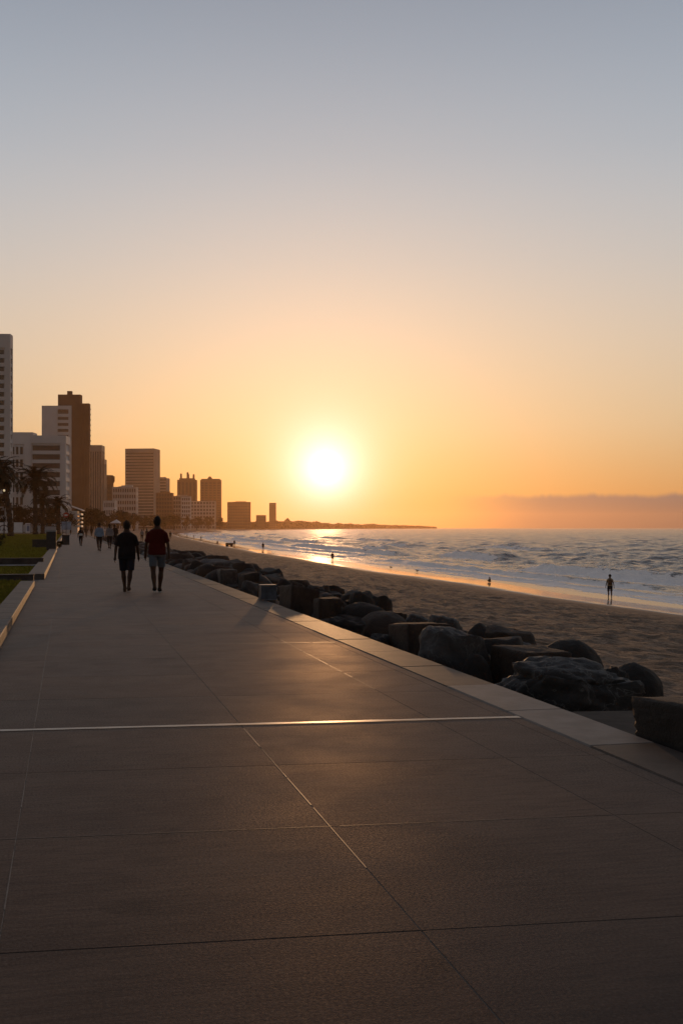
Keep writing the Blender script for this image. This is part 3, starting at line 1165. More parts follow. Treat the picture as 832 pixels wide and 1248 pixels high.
building('apartment_building', 'small pale block stacked beside the white balconies', 221, 232, 606, 1120, 'white', 8, 4, 'grid', depth=10, roof=False)
rt, w_, h_, dp_ = building('tower_block', 'tower crowned by three upright prongs', 216, 239, 585, 1700, 'brown', 18, 5, 'fins', depth=20, roof=False, crown=3)
r = MB()
for xx, hh_ in ((-.33, 10), (.02, 12), (.06, 9), (.34, 9)):
    r.box((w_ * xx, dp_ / 2, h_ + hh_ / 2), (3.0, 4, hh_), 0, .8)
r.box((0, dp_ / 2, h_ + 1.4), (w_ * .8, dp_ * .8, 2.8))
r.build('roof', WALLS['brown'], rt)
rt, w_, h_, dp_ = building('tower_block', 'tower with a small pointed roof right of the three-pronged one', 244, 269, 585, 1800, 'brown', 19, 5, 'grid', depth=20, roof=False, crown=3)
MB().box((0, dp_ / 2, h_ + 1), (w_ * .9, dp_ * .8, 2)).box((-w_ * .05, dp_ / 2, h_ + 3.6), (9, 9, 5), 0, .3).build('roof', WALLS['brown'], rt)
building('apartment_building', 'low wide pale block between the two crowned towers', 232, 262, 611, 1500, 'pale', 8, 8, 'grid', depth=16, roof=False)
building('office_building', 'broad low block standing alone, second from the sun', 277, 305, 612, 2200, 'brown', 9, 9, 'grid', depth=26)
building('tower_block', 'slim block standing alone nearest to the sun', 328, 336, 613, 2700, 'brown', 13, 3, 'grid', depth=14, yaw=0, roof=False)
building('apartment_building', 'low stepped block half hidden by trees beside the slim block', 312, 324, 628, 2500, 'dark', 4, 4, 'grid', depth=14, roof=False)
# pavilion with a slanting canopy catching the sun
rt = thing('pavilion', 'small pavilion with a slanting white canopy and sunlit white fins', 'building', place_px(87, 330), .12, GB)
k = MB().box((0, 3, 3.3), (3.2, 6, 6.6))
k.build('wall', WALLS['white'], rt)
cn_ = MB().add([(-2.4, -1, 8.9), (3.1, -1, 6.9), (3.1, 6, 6.9), (-2.4, 6, 8.9), (-2.4, -1, 8.6), (3.1, -1, 6.6), (3.1, 6, 6.6), (-2.4, 6, 8.6)],
               [(0, 1, 2, 3), (7, 6, 5, 4), (0, 4, 5, 1), (1, 5, 6, 2), (2, 6, 7, 3), (3, 7, 4, 0)])
cn_.build('canopy', WALLS['white'], rt)
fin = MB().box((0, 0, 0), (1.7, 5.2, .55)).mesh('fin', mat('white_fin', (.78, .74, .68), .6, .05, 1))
for i in range(4):
    o = link('fin', fin, rt)
    o.location = (1.9, 3, 2.2 + i * 1.15)
glz = MB().box((1.62, 3, 3.2), (.1, 5, 5.6)).build('window', glassm, rt)

# ---- trees
leafm = {}
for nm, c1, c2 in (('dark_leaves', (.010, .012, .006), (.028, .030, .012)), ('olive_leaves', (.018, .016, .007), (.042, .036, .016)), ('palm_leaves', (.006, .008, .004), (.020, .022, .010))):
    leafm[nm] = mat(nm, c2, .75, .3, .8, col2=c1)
barkm = mat('bark', (.05, .036, .026), .9, .3, 3, .6, 12, bdist=.03)


def crown_mb(rx, rz, nclump, nleaf, leaf, rn, z0):
    k = MB()
    vs, fs = [], []
    for c in range(nclump):
        th, r = rn.uniform(0, 6.28), rx * rn.uniform(.15, .85) ** .7
        zz = z0 + rz * rn.uniform(.0, 1.0)
        f = 1 - abs((zz - z0) / rz - .4) * .8
        cx_, cy_ = math.cos(th) * r * f, math.sin(th) * r * f
        cr_ = rx * rn.uniform(.18, .34)
        for _ in range(nleaf):
            d = Vector((rn.gauss(0, 1), rn.gauss(0, 1), rn.gauss(0, .8))).normalized() * cr_ * rn.random() ** .4
            p = Vector((cx_, cy_, zz)) + d
            a = Vector((rn.gauss(0, 1), rn.gauss(0, 1), rn.gauss(0, 1))).normalized() * leaf * rn.uniform(.5, 1.2)
            b = a.cross(Vector((rn.gauss(0, 1), rn.gauss(0, 1), rn.gauss(0, 1)))).normalized() * leaf * rn.uniform(.3, .6)
            o = len(vs)
            vs += [p - a, p + b, p + a, p - b]
            fs.append((o, o + 1, o + 2, o + 3))
    return k.add(vs, fs)


def tree_proto(seed, leafmat, shape=(3.6, 5.0), leaf=.34):
    rn = random.Random(seed)
    rt = thing('broadleaf_tree', 'tree', 'tree')
    t = MB()
    t.tube([(0, 0, -.3), (.1, 0, 1.5), (.0, .1, 3), (.15, 0, 5.5)], [.32, .24, .2, .08], 8)
    for _ in range(6):
        a = rn.uniform(0, 6.28)
        z = rn.uniform(1.9, 3.6)
        t.tube([(0.05, 0, z), (math.cos(a) * 1.1, math.sin(a) * 1.1, z + 1.2), (math.cos(a) * 2.3, math.sin(a) * 2.3, z + 2.4)], [.13, .08, .03], 6)
    t.build('trunk', barkm, rt)
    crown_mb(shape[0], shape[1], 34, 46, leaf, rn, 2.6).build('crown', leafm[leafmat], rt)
    return rt


tp = [tree_proto(1, 'dark_leaves'), tree_proto(2, 'olive_leaves', (4.2, 4.2)), tree_proto(3, 'dark_leaves', (3.0, 6.0)), tree_proto(4, 'olive_leaves', (4.6, 3.6))]
GT = 'trees along the town side of the promenade'
TREES = [  # px, distance, height, proto, label
 (-6, 330, 12.5, 0, 'dark dense tree cut by the left edge, behind the white hoarding'),
 (6, 360, 11.5, 1, 'brownish bushy tree over the first white hoarding panel'),
 (22, 350, 8.4, 2, 'tall dark tree over the gap between the white hoarding panels'),
 (34, 380, 8.4, 3, 'wide olive tree left of the big palm trunk'),
 (48, 400, 8.4, 0, 'dark tree right behind the big palm trunk'),
 (62, 360, 8.4, 1, 'olive tree between the big palm and smallest palm'),
 (74, 420, 8.4, 2, 'dark slender tree behind the smallest palm'),
 (86, 330, 6.0, 3, 'low olive tree right of the blue sign board'),
 (96, 400, 8.3, 0, 'rounded dark tree below the twin brown tower'),
 (104, 460, 9.8, 2, 'taller dark tree with a spiky top below the ribbed tower'),
 (112, 420, 9.3, 1, 'bushy tree under the ribbed tower'),
 (120, 480, 9.6, 0, 'dark round tree right of the bushy one under the ribbed tower'),
 (131, 600, 6.4, 3, 'low spreading tree in front of the lowest pale block'),
 (143, 560, 10.6, 1, 'rounded tree in front of the left half of the hotel'),
 (152, 600, 10.4, 0, 'dark tree between the hotel and the broad banded tower'),
 (163, 680, 9.6, 3, 'wide low tree below the broad banded tower'),
 (175, 720, 9.8, 2, 'dark tree behind the heads of the walking pair'),
 (187, 760, 10.5, 1, 'hazy tree behind the head of the man in red'),
 (199, 820, 10.0, 0, 'hazy round tree below the stepped brown block'),
 (212, 880, 11.5, 3, 'hazy wide tree below the white balconies'),
 (226, 960, 12.0, 2, 'hazy tree below the three-pronged tower'),
 (240, 1050, 12.0, 1, 'hazy tree in front of the low wide pale block'),
 (254, 1150, 13.0, 0, 'hazy tree below the tower with a pointed roof'),
 (268, 1300, 14.0, 2, 'hazy tree right of the tower with a pointed roof'),
]
GF = (hit, )
for i, (px, d, h, q, lab) in enumerate(TREES):
    o = copy_tree(tp[q])
    o.location = place_px(px, d) + Vector((0, 0, .2))
    sc_ = h / (2.6 + (5.0, 4.2, 6.0, 3.6)[q] + .9)
    wx = sc_ * (1.15 if d > 500 else 1.0)
    o.scale = (wx, wx, sc_)
    o.rotation_euler.z = i * 1.7
    tag(o, lab, 'tree', GT)
for t in tp:
    for c in list(t.children):
        bpy.data.objects.remove(c)
    bpy.data.objects.remove(t)

# ---- distant wood on the low headland: one mass
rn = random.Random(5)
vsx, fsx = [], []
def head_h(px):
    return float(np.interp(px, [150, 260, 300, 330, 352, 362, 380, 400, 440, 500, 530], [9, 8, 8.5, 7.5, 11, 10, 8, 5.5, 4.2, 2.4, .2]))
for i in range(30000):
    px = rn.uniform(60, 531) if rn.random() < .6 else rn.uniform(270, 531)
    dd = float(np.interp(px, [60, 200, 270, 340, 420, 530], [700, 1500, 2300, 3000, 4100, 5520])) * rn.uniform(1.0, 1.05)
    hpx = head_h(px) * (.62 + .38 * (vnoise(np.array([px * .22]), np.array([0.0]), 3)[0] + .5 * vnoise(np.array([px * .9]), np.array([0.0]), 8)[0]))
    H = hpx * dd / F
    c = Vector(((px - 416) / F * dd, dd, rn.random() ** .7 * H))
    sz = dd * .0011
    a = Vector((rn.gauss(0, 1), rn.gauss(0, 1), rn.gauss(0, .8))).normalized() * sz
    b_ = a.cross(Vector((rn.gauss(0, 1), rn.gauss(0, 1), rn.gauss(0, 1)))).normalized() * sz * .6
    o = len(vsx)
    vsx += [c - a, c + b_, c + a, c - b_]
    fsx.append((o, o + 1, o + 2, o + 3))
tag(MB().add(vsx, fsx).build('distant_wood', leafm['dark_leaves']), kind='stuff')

# ---- palms
def palm(label, px, d, h, crown_r, seed, nfr=56, lean=0.0):
    rn = random.Random(seed)
    rt = thing('palm_tree', label, 'palm tree', place_px(px, d) + Vector((0, 0, .25)), 0, 'palms on the lawn')
    hz_ = h - crown_r * .80
    t = MB()
    n = 26
    pts = [(lean * (i / n) ** 2, 0, hz_ * i / n) for i in range(n + 1)]
    t.tube(pts, [(.42 + (.10 if i % 2 else 0)) * (1.25 if i < 2 else 1) * (1.25 if i > n - 3 else 1) for i in range(n + 1)], 12)
    t.build('trunk', barkm, rt)
    k = MB()
    vs, fs = [], []
    for f in range(nfr):
        az_ = f * 2.399 + rn.uniform(-.2, .2)
        up = 1.45 - 1.65 * (f / nfr) ** 1.0 + rn.uniform(-.12, .12)
        Ln = crown_r * rn.uniform(.95, 1.15)
        p = Vector((lean, 0, hz_))
        d_ = Vector((math.cos(az_) * math.cos(up), math.sin(az_) * math.cos(up), math.sin(up)))
        side = Vector((-math.sin(az_), math.cos(az_), 0))
        m = 22
        el = up
        for j in range(m):
            st_ = Ln / m
            el -= (.055 if up > .2 else .045) * (1 + j / m * .9)
            dd = Vector((math.cos(az_) * math.cos(el), math.sin(az_) * math.cos(el), math.sin(el)))
            q = p + dd * st_
            rw = .06 * (1 - j / m) + .015
            o = len(vs)
            vs += [p + side * rw, q + side * rw * .9, q - side * rw * .9, p - side * rw]
            fs.append((o, o + 1, o + 2, o + 3))
            ll = crown_r * .20 * math.sin(math.pi * min(1, (j + 2.5) / (m + 2))) ** .6
            for sg in (-1, 1):
                for _ in range(2):
                    tip = p + side * sg * ll * .8 + dd * ll * .62 + Vector((0, 0, rn.uniform(-.32, .05) * ll)) + dd * rn.uniform(0, st_)
                    b1_ = p + dd * st_ * rn.uniform(0, .9)
                    o = len(vs)
                    vs += [b1_ - dd * .11, b1_ + dd * .11, tip]
                    fs.append((o, o + 1, o + 2))
            p = q
    k.add(vs, fs)
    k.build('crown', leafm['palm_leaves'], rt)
    return rt


palm('large palm with a full round crown, in front of the striped white block', 43, 240, 15.9, 5.5, 3, 48)
palm('second palm close behind the large one, its trunk just to the right', 52, 262, 10.2, 3.2, 4, 26)
palm('smallest palm, beside the blue sign board', 71, 250, 9.3, 3.2, 5, 28)
palm('palm nearest the left edge, its long fronds reaching over the white hoarding', 13, 190, 14.2, 4.6, 6, 46, lean=-1.8)
palm('palm mostly cut off by the left edge of the photo', -10, 150, 11.6, 3.6, 8, 40)

# ---- small fixtures beyond the lawn
whitep = mat('white_panel', (.60, .60, .62), .6, .06, 2)
greyp = mat('grey_panel', (.30, .30, .31), .6, .1, 2)
blackp = mat('black_paint', (.012, .012, .014), .6)
D = 290
def panel(px0, px1, y0, y1, d, m, label, marks=0):
    wdt, z1, z0_ = (px1 - px0) * d / F, CAMH - (y0 - 643) * d / F, 0
    rt = thing('hoarding_panel', label, 'hoarding', place_px((px0 + px1) / 2, d) + Vector((0, 0, .33)), 0, 'hoarding panels at the far side of the lawn')
    hh_ = z1 - .03
    MB().box((0, 0, hh_ / 2 + .1), (wdt, .08, hh_ - .2)).build('board', m, rt)
    MB().box((0, 0, hh_ + .03), (wdt + .1, .14, .1)).build('rail', m, rt)
    for sx_ in (-1, 1):
        MB().box((sx_ * (wdt / 2 + .02), .1, hh_ / 2), (.12, .12, hh_)).build('post', blackp, rt)
    if marks == 1:
        k = MB()
        a_ = []
        for i in range(13):                    # dark arch over a forked shape
            t = math.pi * i / 12
            a_.append((-wdt * .02 + math.cos(t) * wdt * .36, -.06, hh_ * .50 + math.sin(t) * hh_ * .26))
        k.tube(a_, .14, 6)
        k.tube([(-.35, -.06, hh_ * .22), (0, -.06, hh_ * .58), (.4, -.06, hh_ * .22)], .10, 6)
        k.tube([(-1.0, -.06, hh_ * .25), (-.9, -.06, hh_ * .45)], .09, 6)
        k.build('emblem', mat('grey_ink', (.10, .10, .11), .7), rt)
    if marks == 2:
        MB().box((.1, -.06, hh_ * .48), (wdt * .55, .04, hh_ * .55)).box((.1, -.063, hh_ * .86), (wdt * .7, .04, .22)).build('emblem', mat('blue_ink', (.16, .18, .26), .7), rt)
    return rt
panel(-2, 12, 637, 650, D, whitep, 'white hoarding panel with a dark arch emblem, at the left edge', 1)
panel(17, 27.5, 637, 650, D, whitep, 'blank white hoarding panel between two dark gaps')
panel(31, 37, 638, 650, D, whitep, 'narrow white hoarding panel with a blue-grey picture', 2)
panel(40, 50, 641, 650, D + 8, greyp, 'low grey panel right behind the big palm trunk')
panel(54, 72, 642, 650, D + 5, greyp, 'long low grey panel between the palms')
rt = thing('sign_board', 'pale blue sign board on posts beside the smallest palm', 'sign', place_px(81, 240) + Vector((0, 0, .3)), 0)
MB().box((0, 0, 1.9), (2.0, .1, 1.7)).build('board', mat('blue_board', (.20, .27, .38), .6, .35, 1.2), rt)
for sx_ in (-.8, .8):
    MB().box((sx_, .12, 1.3), (.1, .1, 2.6)).build('post', blackp, rt)
rt = thing('round_sign', 'small round red and white sign on a post above the blue board', 'sign', place_px(80.5, 236) + Vector((0, 0, .3)), 0)
MB().box((0, .1, 2.3), (.09, .09, 4.6)).build('post', blackp, rt)
k = MB()
k.rings([[Vector((.55 * math.cos(t), yy, 4.1 + .55 * math.sin(t))) for t in [6.283 * i / 20 for i in range(20)]] for yy in (-.02, .03)])
k.build('disc', mat('red_sign', (.35, .04, .03), .5), rt)
MB().box((0, -.035, 4.05), (.62, .02, .3)).build('bar', whitep, rt)
# far left: added post and glowing globe standing in for a bright spot
rt = thing('added_lamp', 'added glowing globe on a thin dark post between the leftmost palms', 'street lamp', place_px(5, 160) + Vector((0, 0, .3)), 0)
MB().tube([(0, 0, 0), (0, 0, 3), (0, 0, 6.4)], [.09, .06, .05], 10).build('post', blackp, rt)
MB().ell((0, 0, 6.68), (.16, .16, .18), 14, 10).build('added_globe', mat('spot_glow', (.9, .8, .6), .5, emit=(1, .74, .42, .5)), rt, smooth=True)
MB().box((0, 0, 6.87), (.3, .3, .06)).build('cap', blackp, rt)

# litter bin, planters
p = hit(62.5, 672, .0)
rt = thing('litter_bin', 'tall dark square litter bin with a pale top, at the far kerb end', 'litter bin', (p.x, p.y, .05), TH)
binm = mat('bin_metal', (.028, .032, .036), .45, .2, 4)
MB().box((0, 0, .62), (.60, .56, 1.14)).build('body', binm, rt)
MB().box((0, 0, .03), (.54, .5, .06)).build('base', blackp, rt)
MB().box((0, 0, 1.24), (.66, .62, .10)).build('lid', mat('bin_lid', (.20, .21, .22), .4), rt)
MB().box((.303, 0, .95), (.012, .34, .16)).build('slot', blackp, rt)
p = hit(48, 667, .07)
rt = thing('planter_box', 'low dark rectangular planter left of the litter bin', 'planter', (p.x, p.y, .05), 0)
MB().box((0, .4, .27), (1.02, .8, .54)).build('box', binm, rt)
MB().box((0, .4, .56), (1.08, .86, .05)).build('rim', binm, rt)
MB().box((0, .4, .555), (.94, .72, .06)).build('soil', barkm, rt)
p = hit(81.5, 663.5, .05)
rt = thing('litter_bin', 'small dark bin beyond the pale-topped litter bin, by the promenade edge', 'litter bin', (p.x - .1, p.y, .0), TH)
MB().box((0, 0, .42), (.62, .5, .80)).build('body', binm, rt)
MB().box((0, 0, .85), (.68, .56, .07)).build('lid', binm, rt)
for q, (px, py, r, lab) in enumerate(((73, 668, .33, 'small dark round shrub at the foot of the kerb beyond the pale-topped bin'), (0, 666, .62, 'dark round shrub on the lawn cut by the left edge'))):
    p = hit(px, py, .05)
    rt = thing('shrub', lab, 'shrub', (p.x, p.y, .04), 0)
    rn = random.Random(q)
    crown_mb(r * 1.1, r * 1.2, 14, 60, .05, rn, .12).build('foliage', leafm['dark_leaves'], rt)
    MB().tube([(0, 0, 0), (0, 0, r)], [.03, .015], 6).build('stem', barkm, rt)
# white canopy tent far down the promenade
p = place_px(141, 420)
rt = thing('canopy_tent', 'pale canopy tent far down the promenade, left of the black-clad walker', 'tent', (p.x, p.y, 0), 0)
k = MB().add([(-1.7, -1.5, 3.3), (1.7, -1.5, 3.3), (1.7, 1.5, 3.3), (-1.7, 1.5, 3.3), (.3, 0, 4.5), (-1.7, -1.5, 3.1), (1.7, -1.5, 3.1), (1.7, 1.5, 3.1), (-1.7, 1.5, 3.1)],
             [(0, 1, 4), (1, 2, 4), (2, 3, 4), (3, 0, 4), (5, 6, 1, 0), (6, 7, 2, 1), (7, 8, 3, 2), (8, 5, 0, 3), (8, 7, 6, 5)])
k.build('canopy', whitep, rt)
for a in (-1.6, 1.6):
    for b_ in (-1.4, 1.4):
        MB().box((a, b_, 1.55), (.08, .08, 3.1)).build('post', greyp, rt)
# ================================================================== PEOPLE
skin = mat('dark_skin', (.045, .024, .016), .55, .12, 6)
skin2 = mat('brown_skin', (.16, .085, .055), .55, .12, 6)
hairm = mat('black_hair', (.008, .007, .006), .7, .3, 30, .6, 80)
CL = {
    'black': mat('black_cloth', (.010, .010, .012), .9, .2, 10, .4, 25),
    'navy': mat('navy_cloth', (.014, .016, .026), .9, .2, 10, .4, 25),
    'red': mat('red_cloth', (.05, .004, .004), .9, .15, 6, .4, 25),
    'slate': mat('slate_cloth', (.075, .09, .11), .9, .12, 6, .4, 25),
    'lightblue': mat('light_blue_cloth', (.14, .20, .28), .9, .12, 6),
    'grey': mat('grey_cloth', (.15, .15, .16), .9, .12, 6),
    'brown': mat('brown_cloth', (.08, .05, .035), .9, .12, 6),
    'white': mat('white_cloth', (.45, .44, .43), .9, .1, 6),
    'tan': mat('tan_cloth', (.24, .17, .10), .9, .1, 6),
}


def remesh(mb, name, m, parent, voxel, smooth=4, sc=1.0):
    me = mb.mesh('tmp')
    o = bpy.data.objects.new('tmp', me)
    COL.objects.link(o)
    md = o.modifiers.new('r', 'REMESH')
    md.mode = 'VOXEL'
    md.voxel_size = voxel
    if smooth:
        ms = o.modifiers.new('s', 'SMOOTH')
        ms.iterations = smooth
        ms.factor = .5
    dg = bpy.context.evaluated_depsgraph_get()
    nm = bpy.data.meshes.new_from_object(o.evaluated_get(dg))
    bpy.data.objects.remove(o)
    nm.name = name
    nm.materials.clear()
    nm.materials.append(m)
    nm.polygons.foreach_set('use_smooth', [True] * len(nm.polygons))
    r = link(name, nm, parent)
    return r


def lerp(a, b, t):
    return Vector(a).lerp(Vector(b), t)


def person(label, loc, rz, height, top, bottom, pose='walk', stride=.16, detail=1, skin_m=None, bottom_len=.60, top_len=.90, sleeves=.55, hair='short', build_w=1.0, shoes='black', group=None, swing=.10, extra=None):
    """local frame: facing +Y, built 1.75 m tall then scaled"""
    sk = skin_m or skin
    rt = thing('person', label, 'person', loc, rz, group)
    sc_ = height / 1.75
    rt.scale = (sc_, sc_, sc_)
    vox = .0085 if detail else .022
    bw = build_w
    hipz, shz = .92, 1.43
    if pose == 'crouch':
        hipz, shz = .30, .78
    lean = .0 if pose != 'crouch' else .16
    hip = Vector((0, 0, hipz))
    # legs
    legs = []
    for sd in (-1, 1):
        f = stride * sd
        h = hip + Vector((sd * .100, 0, 0))
        if pose == 'crouch':
            knee, ank = h + Vector((sd * .08, .36, .16)), Vector((sd * .13, .08, .09))
        elif pose == 'stand':
            knee, ank = Vector((sd * .105, .02, .50)), Vector((sd * .115, -.01, .09))
        else:
            knee = Vector((sd * .088, f * .55 + .04, .50))
            ank = Vector((sd * .052, f - .03, .09 if f > 0 else .125))
        legs.append((h, knee, ank))
    body = MB()
    for sd, (h, kn, an) in zip((-1, 1), legs):
        body.tube([h + Vector((0, 0, .04)), lerp(h, kn, .3), lerp(h, kn, .7), kn, lerp(kn, an, .12) + Vector((0, -.012, 0)), lerp(kn, an, .35) + Vector((0, -.024, 0)), lerp(kn, an, .7) + Vector((0, -.008, 0)), an],
                  [.088 * bw, .084 * bw, .070, .058, .056, .062, .043, .037], 14)
        body.tube([an + Vector((0, -.045, -.035)), an + Vector((0, .03, -.035)), an + Vector((sd * .01, .13, -.06)), an + Vector((sd * .015, .19, -.068))], [.034, .040, .034, .018], 10)
    T = lambda z, x=0, y=0: (x, y + lean * (z - hipz) / .5, z)
    dz = hipz - .92
    secs = [(.86, .13, .095), (.92, .165 * bw, .115), (1.0, .155 * bw, .11), (1.12, .14 * bw, .10), (1.25, .155 * bw, .112), (1.34, .172 * bw, .112), (1.41, .160, .098), (1.45, .110, .082), (1.49, .072, .068), (1.55, .062, .062)]
    k = 1.0 if pose != 'crouch' else .94
    def zz(z):
        return hipz + (z - .92) * k
    body.loft([(0, lean * (z - .92), zz(z), a, b) for z, a, b in secs], 22)
    hc = Vector((0, lean * .7 + .015, zz(1.622)))
    body.ell(hc, (.082, .100, .120), 20, 14)
    body.ell(hc + Vector((0, .035, -.055)), (.052, .058, .058), 14, 10)          # jaw
    body.ell(hc + Vector((0, .100, -.012)), (.012, .018, .022), 8, 6)           # nose
    for sd in (-1, 1):
        body.ell(hc + Vector((sd * .076, -.005, -.01)), (.010, .020, .030), 8, 6)  # ears
    wr = []
    for sd in (-1, 1):
        sh = Vector((sd * .160 * (1 + (bw - 1) * .6), lean * .5, zz(1.375)))
        sw = -sd * swing
        if pose == 'crouch':
            el = sh + Vector((sd * .08, .16, -.20))
            wrp = el + Vector((-sd * .05, .20, -.06))
        else:
            el = sh + Vector((sd * (.055 + .03 * bw), sw * .35 - .02, -.275))
            wrp = el + Vector((sd * .02, sw + .05, -.245))
        body.tube([sh + Vector((-sd * .03, 0, .0)), sh + Vector((sd * .015, 0, -.045)), lerp(sh, el, .5), el, lerp(el, wrp, .3), wrp], [.055, .056, .046 * bw, .037, .038, .025], 12)
        d = (wrp - el).normalized()
        if detail:
            pm = wrp + d * .05
            body.tube([wrp, wrp + d * .03, pm + d * .03], [.026, .034, .034], 10, True, .55)
            for q in range(4):
                y0 = (q - 1.5) * .019
                b0 = pm + d * .028 + Vector((0, y0, 0))
                ln = (.060, .072, .068, .052)[q]
                body.tube([b0, b0 + d * ln * .5 + Vector((-sd * .004, 0, 0)), b0 + d * ln * .9 + Vector((-sd * .018, 0, 0))], [.0105, .010, .009], 7)
            b0 = wrp + d * .028 + Vector((0, .026, 0))
            body.tube([b0, b0 + d * .03 + Vector((-sd * .008, .020, 0)), b0 + d * .062 + Vector((-sd * .014, .026, 0))], [.013, .012, .0095], 7)
        else:
            body.tube([wrp, wrp + d * .07, wrp + d * .15], [.026, .036, .02], 8, True, .6)
        wr.append((sh, el, wrp))
    remesh(body, 'body', sk, rt, vox, 2)
    # hair
    hb_ = MB()
    if hair == 'short':
        hb_.ell(hc + Vector((0, -.014, .016)), (.089, .104, .113), 18, 12)
        hb_.ell(hc + Vector((0, -.035, -.03)), (.078, .078, .075), 14, 10)
    elif hair == 'afro':
        hb_.ell(hc + Vector((0, -.02, .03)), (.105, .115, .115), 18, 12)
    elif hair == 'long':
        hb_.ell(hc + Vector((0, -.014, .020)), (.085, .100, .105), 18, 12)
        hb_.tube([hc + Vector((0, -.05, .02)), hc + Vector((0, -.085, -.10)), hc + Vector((0, -.09, -.24))], [.075, .075, .045], 12, True, .5)
    elif hair == 'bun':
        hb_.ell(hc + Vector((0, -.012, .022)), (.090, .104, .112), 18, 12)
        hb_.ell(hc + Vector((0, -.08, .10)), (.04, .04, .04), 10, 8)
    # keep the face clear: hair sits back
    for i, v in enumerate(hb_.v):
        if v[1] > hc.y + .055 and v[2] < hc.z + .055:
            hb_.v[i] = (v[0] * .9, hc.y + .055, v[2])
    remesh(hb_, 'hair', hairm, rt, vox, 1)
    # shirt
    e = .016
    sb = MB()
    tops = [(z, a, b) for z, a, b in secs if z >= top_len + .02 and z <= 1.46]
    if pose != 'crouch' and top_len <= .9:
        tops = [(top_len, .178 * bw, .128)] + tops
    sb.loft([(0, lean * (z - .92), zz(z), max(a + e, .196 * bw if z < 1.02 else (.180 * bw if z < 1.16 else 0)), b + e + (.022 if z < 1.02 else 0)) for z, a, b in tops], 24)
    for sd, (sh, el, wrp) in zip((-1, 1), wr):
        end = lerp(sh, el, sleeves * 1.6) if sleeves <= .62 else lerp(el, wrp, (sleeves - .62) / .38 * .95)
        pts = [sh + Vector((-sd * .05, 0, .005)), sh + Vector((sd * .012, 0, -.04))]
        if sleeves > .62:
            pts += [lerp(sh, el, .5), el, end]
            rad = [.060, .064, .058, .052, .042]
        else:
            pts += [end]
            rad = [.060, .066, .060 * bw]
        sb.tube(pts, rad, 14)
    remesh(sb, 'shirt', CL[top], rt, vox, 3)
    # trousers / shorts
    tb = MB()
    tb.loft([(0, lean * (z - .92), zz(z), a * bw, b * bw) for z, a, b in ((.83, .150, .115), (.90, .178, .130), (.95, .172, .124), (1.00, .160, .112))], 22)
    for sd, (h, kn, an) in zip((-1, 1), legs):
        L1 = .42
        if bottom_len >= .5:
            t = min(1, (.92 - bottom_len) / .42)
            end = lerp(h, kn, t)
            tb.tube([h + Vector((0, 0, .03)), lerp(h, kn, t * .5), end], [.098 * bw, .092 * bw, .084 * bw], 16)
        else:
            end = lerp(kn, an, (.5 - bottom_len) / .41)
            tb.tube([h + Vector((0, 0, .03)), lerp(h, kn, .5), kn, lerp(kn, end, .4), end], [.103 * bw, .092 * bw, .070, .066, .055], 16)
    remesh(tb, 'shorts' if bottom_len >= .5 else 'trousers', CL[bottom], rt, vox, 3)
    if shoes:
        for sd, (h, kn, an) in zip((-1, 1), legs):
            s_ = MB()
            s_.tube([an + Vector((0, -.055, -.030)), an + Vector((0, .02, -.020)), an + Vector((sd * .01, .12, -.05)), an + Vector((sd * .015, .205, -.062))], [.042, .049, .043, .026], 12)
            s_.v = [(a, b, max(c, an.z - .088)) for a, b, c in s_.v]
            so2 = s_.build('shoe', CL[shoes], rt, smooth=True)
            if detail:
                q = MB()
                q.loft([(an.x, an.y + .07, an.z - .092, .040, .135), (an.x, an.y + .07, an.z - .070, .043, .14)], 16)
                q.build('sole', CL['white'] if shoes != 'brown' else CL['brown'], so2)
    if extra == 'backpack':
        b = MB()
        b.loft([(0, -.17, 1.02, .11, .05), (0, -.18, 1.08, .14, .085), (0, -.17, 1.3, .13, .08), (0, -.15, 1.38, .09, .05)], 18)
        b.build('backpack', CL['brown'], rt, smooth=True)
    if extra == 'bag':
        b = MB()
        b.loft([(0, -.18, .93, .12, .03), (0, -.19, .96, .16, .05), (0, -.18, 1.1, .15, .05), (0, -.16, 1.13, .1, .03)], 14)
        b.build('bag', CL['white'], rt, smooth=True)
    return rt


def far_person(px, yf, ytop, label, top, bottom, z=0.0, rz=None, **kw):
    p = hit(px, yf, z) if z is not None else hit(px, yf)
    zt = CAMH - (ytop - 643) * p.y / F
    kw.setdefault('detail', 0)
    hgt = kw.pop('height', None) or (zt - p.z)
    return person(label, p, TH if rz is None else rz, hgt, top, bottom, **kw)


GP = 'people walking on the promenade'
far_person(191.5, 722.5, 629, 'man in a dark red t-shirt and grey-blue shorts walking away, right of the pair', 'red', 'slate', detail=1, stride=.17, bottom_len=.60, top_len=.87, sleeves=.5, swing=.07, shoes='black', rz=TH * .6, build_w=1.02, group=GP)
far_person(154.5, 721.5, 634, 'person in black t-shirt and knee-length black shorts walking away, left of the pair', 'black', 'navy', detail=1, stride=-.15, bottom_len=.53, top_len=.80, sleeves=.55, swing=-.08, shoes='brown', rz=TH * .6, build_w=1.08, group=GP)
far_person(121, 672, 637, 'walker in a light blue top with full hair, left ahead of the pair', 'lightblue', 'black', hair='afro', bottom_len=.2, sleeves=.9, group=GP)
far_person(133.5, 669, 638.5, 'walker in a grey top right beside the one in light blue', 'grey', 'black', hair='long', bottom_len=.25, sleeves=.9, group=GP)
far_person(98.5, 665.5, 642, 'walker in dark clothes carrying a white bag, nearest to the lawn', 'black', 'black', hair='short', bottom_len=.2, extra='bag', group=GP)
far_person(140, 664, 639, 'dark-dressed walker just left of the black-clad one, half hidden', 'black', 'black', bottom_len=.2, sleeves=.9, group=GP)
far_person(105, 655, 641, 'walker in brown farther on behind the one with a white bag', 'brown', 'brown', bottom_len=.2, sleeves=.9, group=GP)
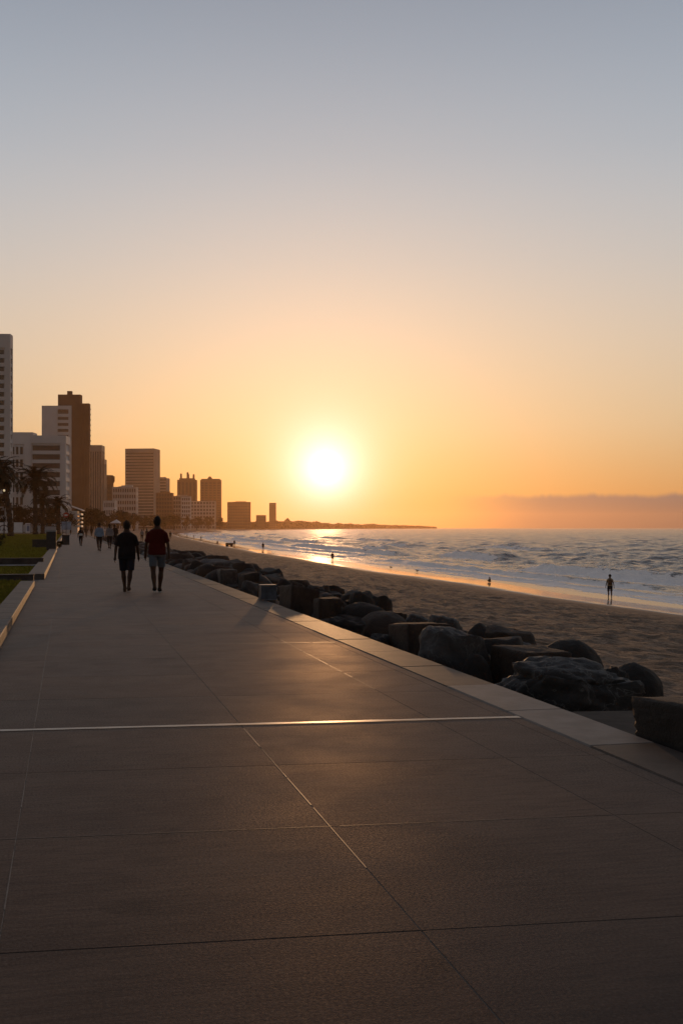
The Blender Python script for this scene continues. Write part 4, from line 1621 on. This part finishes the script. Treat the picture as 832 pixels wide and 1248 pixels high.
far_person(111.5, 653.5, 642, 'farthest dark walker near the middle of the promenade', 'black', 'black', bottom_len=.2, sleeves=.9, group=GP)
GBc = 'people on the beach'
far_person(743, 729.5, 700, 'person with bare arms, tan top and dark shorts standing on the wet sand at right', 'tan', 'navy', None, rz=0.0, pose='stand', skin_m=skin2, bottom_len=.52, sleeves=.3, shoes=None, extra='backpack', hair='afro', group=GBc)
far_person(597, 711, 698, 'dark figure crouching at the water edge in the middle of the beach', 'black', 'black', None, rz=.8, pose='crouch', bottom_len=.52, shoes=None, group=GBc)
far_person(405, 685, 672.5, 'figure standing at the bright wet sand straight below the sun', 'brown', 'black', None, rz=.2, pose='stand', bottom_len=.3, group=GBc)
far_person(320.5, 671, 661, 'dark figure standing where the surf bends, left of the sun glitter', 'black', 'black', None, rz=.2, pose='stand', bottom_len=.3, group=GBc)
far_person(285.5, 666, 655.5, 'tall figure standing beside the low beach cart', 'brown', 'black', None, rz=.3, pose='stand', bottom_len=.3, height=1.8, group=GBc)
far_person(265, 663, 658, 'small figure sitting on the sand left of the beach cart', 'brown', 'brown', None, rz=.3, pose='crouch', bottom_len=.3, height=1.75, group=GBc)
far_person(245, 658.5, 652, 'distant bather between the rocks and surf, third from the walking pair', 'black', 'black', None, rz=.3, pose='stand', bottom_len=.3, height=1.75, group=GBc)
far_person(236, 656, 651, 'distant bather, second from the walking pair', 'brown', 'black', None, rz=.3, pose='stand', bottom_len=.3, height=1.7, group=GBc)
far_person(228, 655, 650, 'distant bather nearest to the walking pair', 'black', 'black', None, rz=.3, pose='stand', bottom_len=.3, height=1.75, group=GBc)
far_person(207.5, 657, 645, 'dark upright figure on the sand seen at the shoulder of the man in red', 'black', 'black', -1.0, rz=.3, pose='stand', bottom_len=.3, height=1.75, group=GBc)
far_person(173, 659, 650, 'figure on the far sand seen between the pair, left one', 'grey', 'black', -.4, rz=.3, pose='stand', bottom_len=.3, height=1.7, group=GBc)
far_person(179, 659, 648, 'figure on the far sand seen between the pair, right one', 'brown', 'black', -.4, rz=.3, pose='stand', bottom_len=.3, height=1.75, group=GBc)

# beach cart
p = hit(279.5, 666)
rt = thing('beach_cart', 'low dark cart with a flat box body on the sand beside a tall figure', 'cart', p, .3)
MB().box((0, 0, .62), (1.9, .9, .5)).box((0, 0, .89), (2.0, 1.0, .05)).build('body', CL['brown'], rt)
for sx_ in (-.6, .6):
    for sy in (-.5, .5):
        k = MB()
        k.rings([[Vector((sx_ + .26 * math.cos(t), sy + o_, .26 + .26 * math.sin(t))) for t in [6.283 * i / 14 for i in range(14)]] for o_ in (-.05, .05)])
        k.build('wheel', CL['black'], rt)
MB().tube([(.95, 0, .6), (1.35, 0, 1.0)], .03, 6).build('handle', CL['black'], rt)

# sea birds on the sand
def bird(px, py, label, sz):
    p = hit(px, py)
    rt = thing('seabird', label, 'bird', p, 1.2, 'birds standing on the sand')
    rt.scale = (sz, sz, sz)
    b = MB()
    b.tube([(0, -.30, .24), (0, -.18, .25), (0, 0, .24), (0, .12, .29), (0, .17, .37), (0, .21, .41), (0, .26, .405)], [.012, .05, .085, .06, .035, .04, .012], 12)
    b.tube([(.03, 0, .18), (.03, 0, .09), (.03, .01, 0)], [.012, .008, .008], 6)
    b.tube([(-.03, 0, .18), (-.03, 0, .09), (-.03, .01, 0)], [.012, .008, .008], 6)
    b.tube([(0, .25, .405), (0, .32, .395)], [.010, .003], 6)
    remesh(b, 'body', mat('bird_feathers', (.05, .045, .04), .8, .2, 20), rt, .010, 1)
    for sd in (-1, 1):
        w_ = MB()
        w_.ell((sd * .07, -.06, .25), (.022, .17, .06), 12, 8)
        w_.build('wing', mat('bird_wing', (.03, .03, .03), .8), rt, smooth=True)
bird(476, 693, 'dark seabird on the wet sand, left one of the two right of the sun glitter', .8)
bird(508, 697.5, 'dark seabird at the foam edge, right one of the two right of the sun glitter', .8)
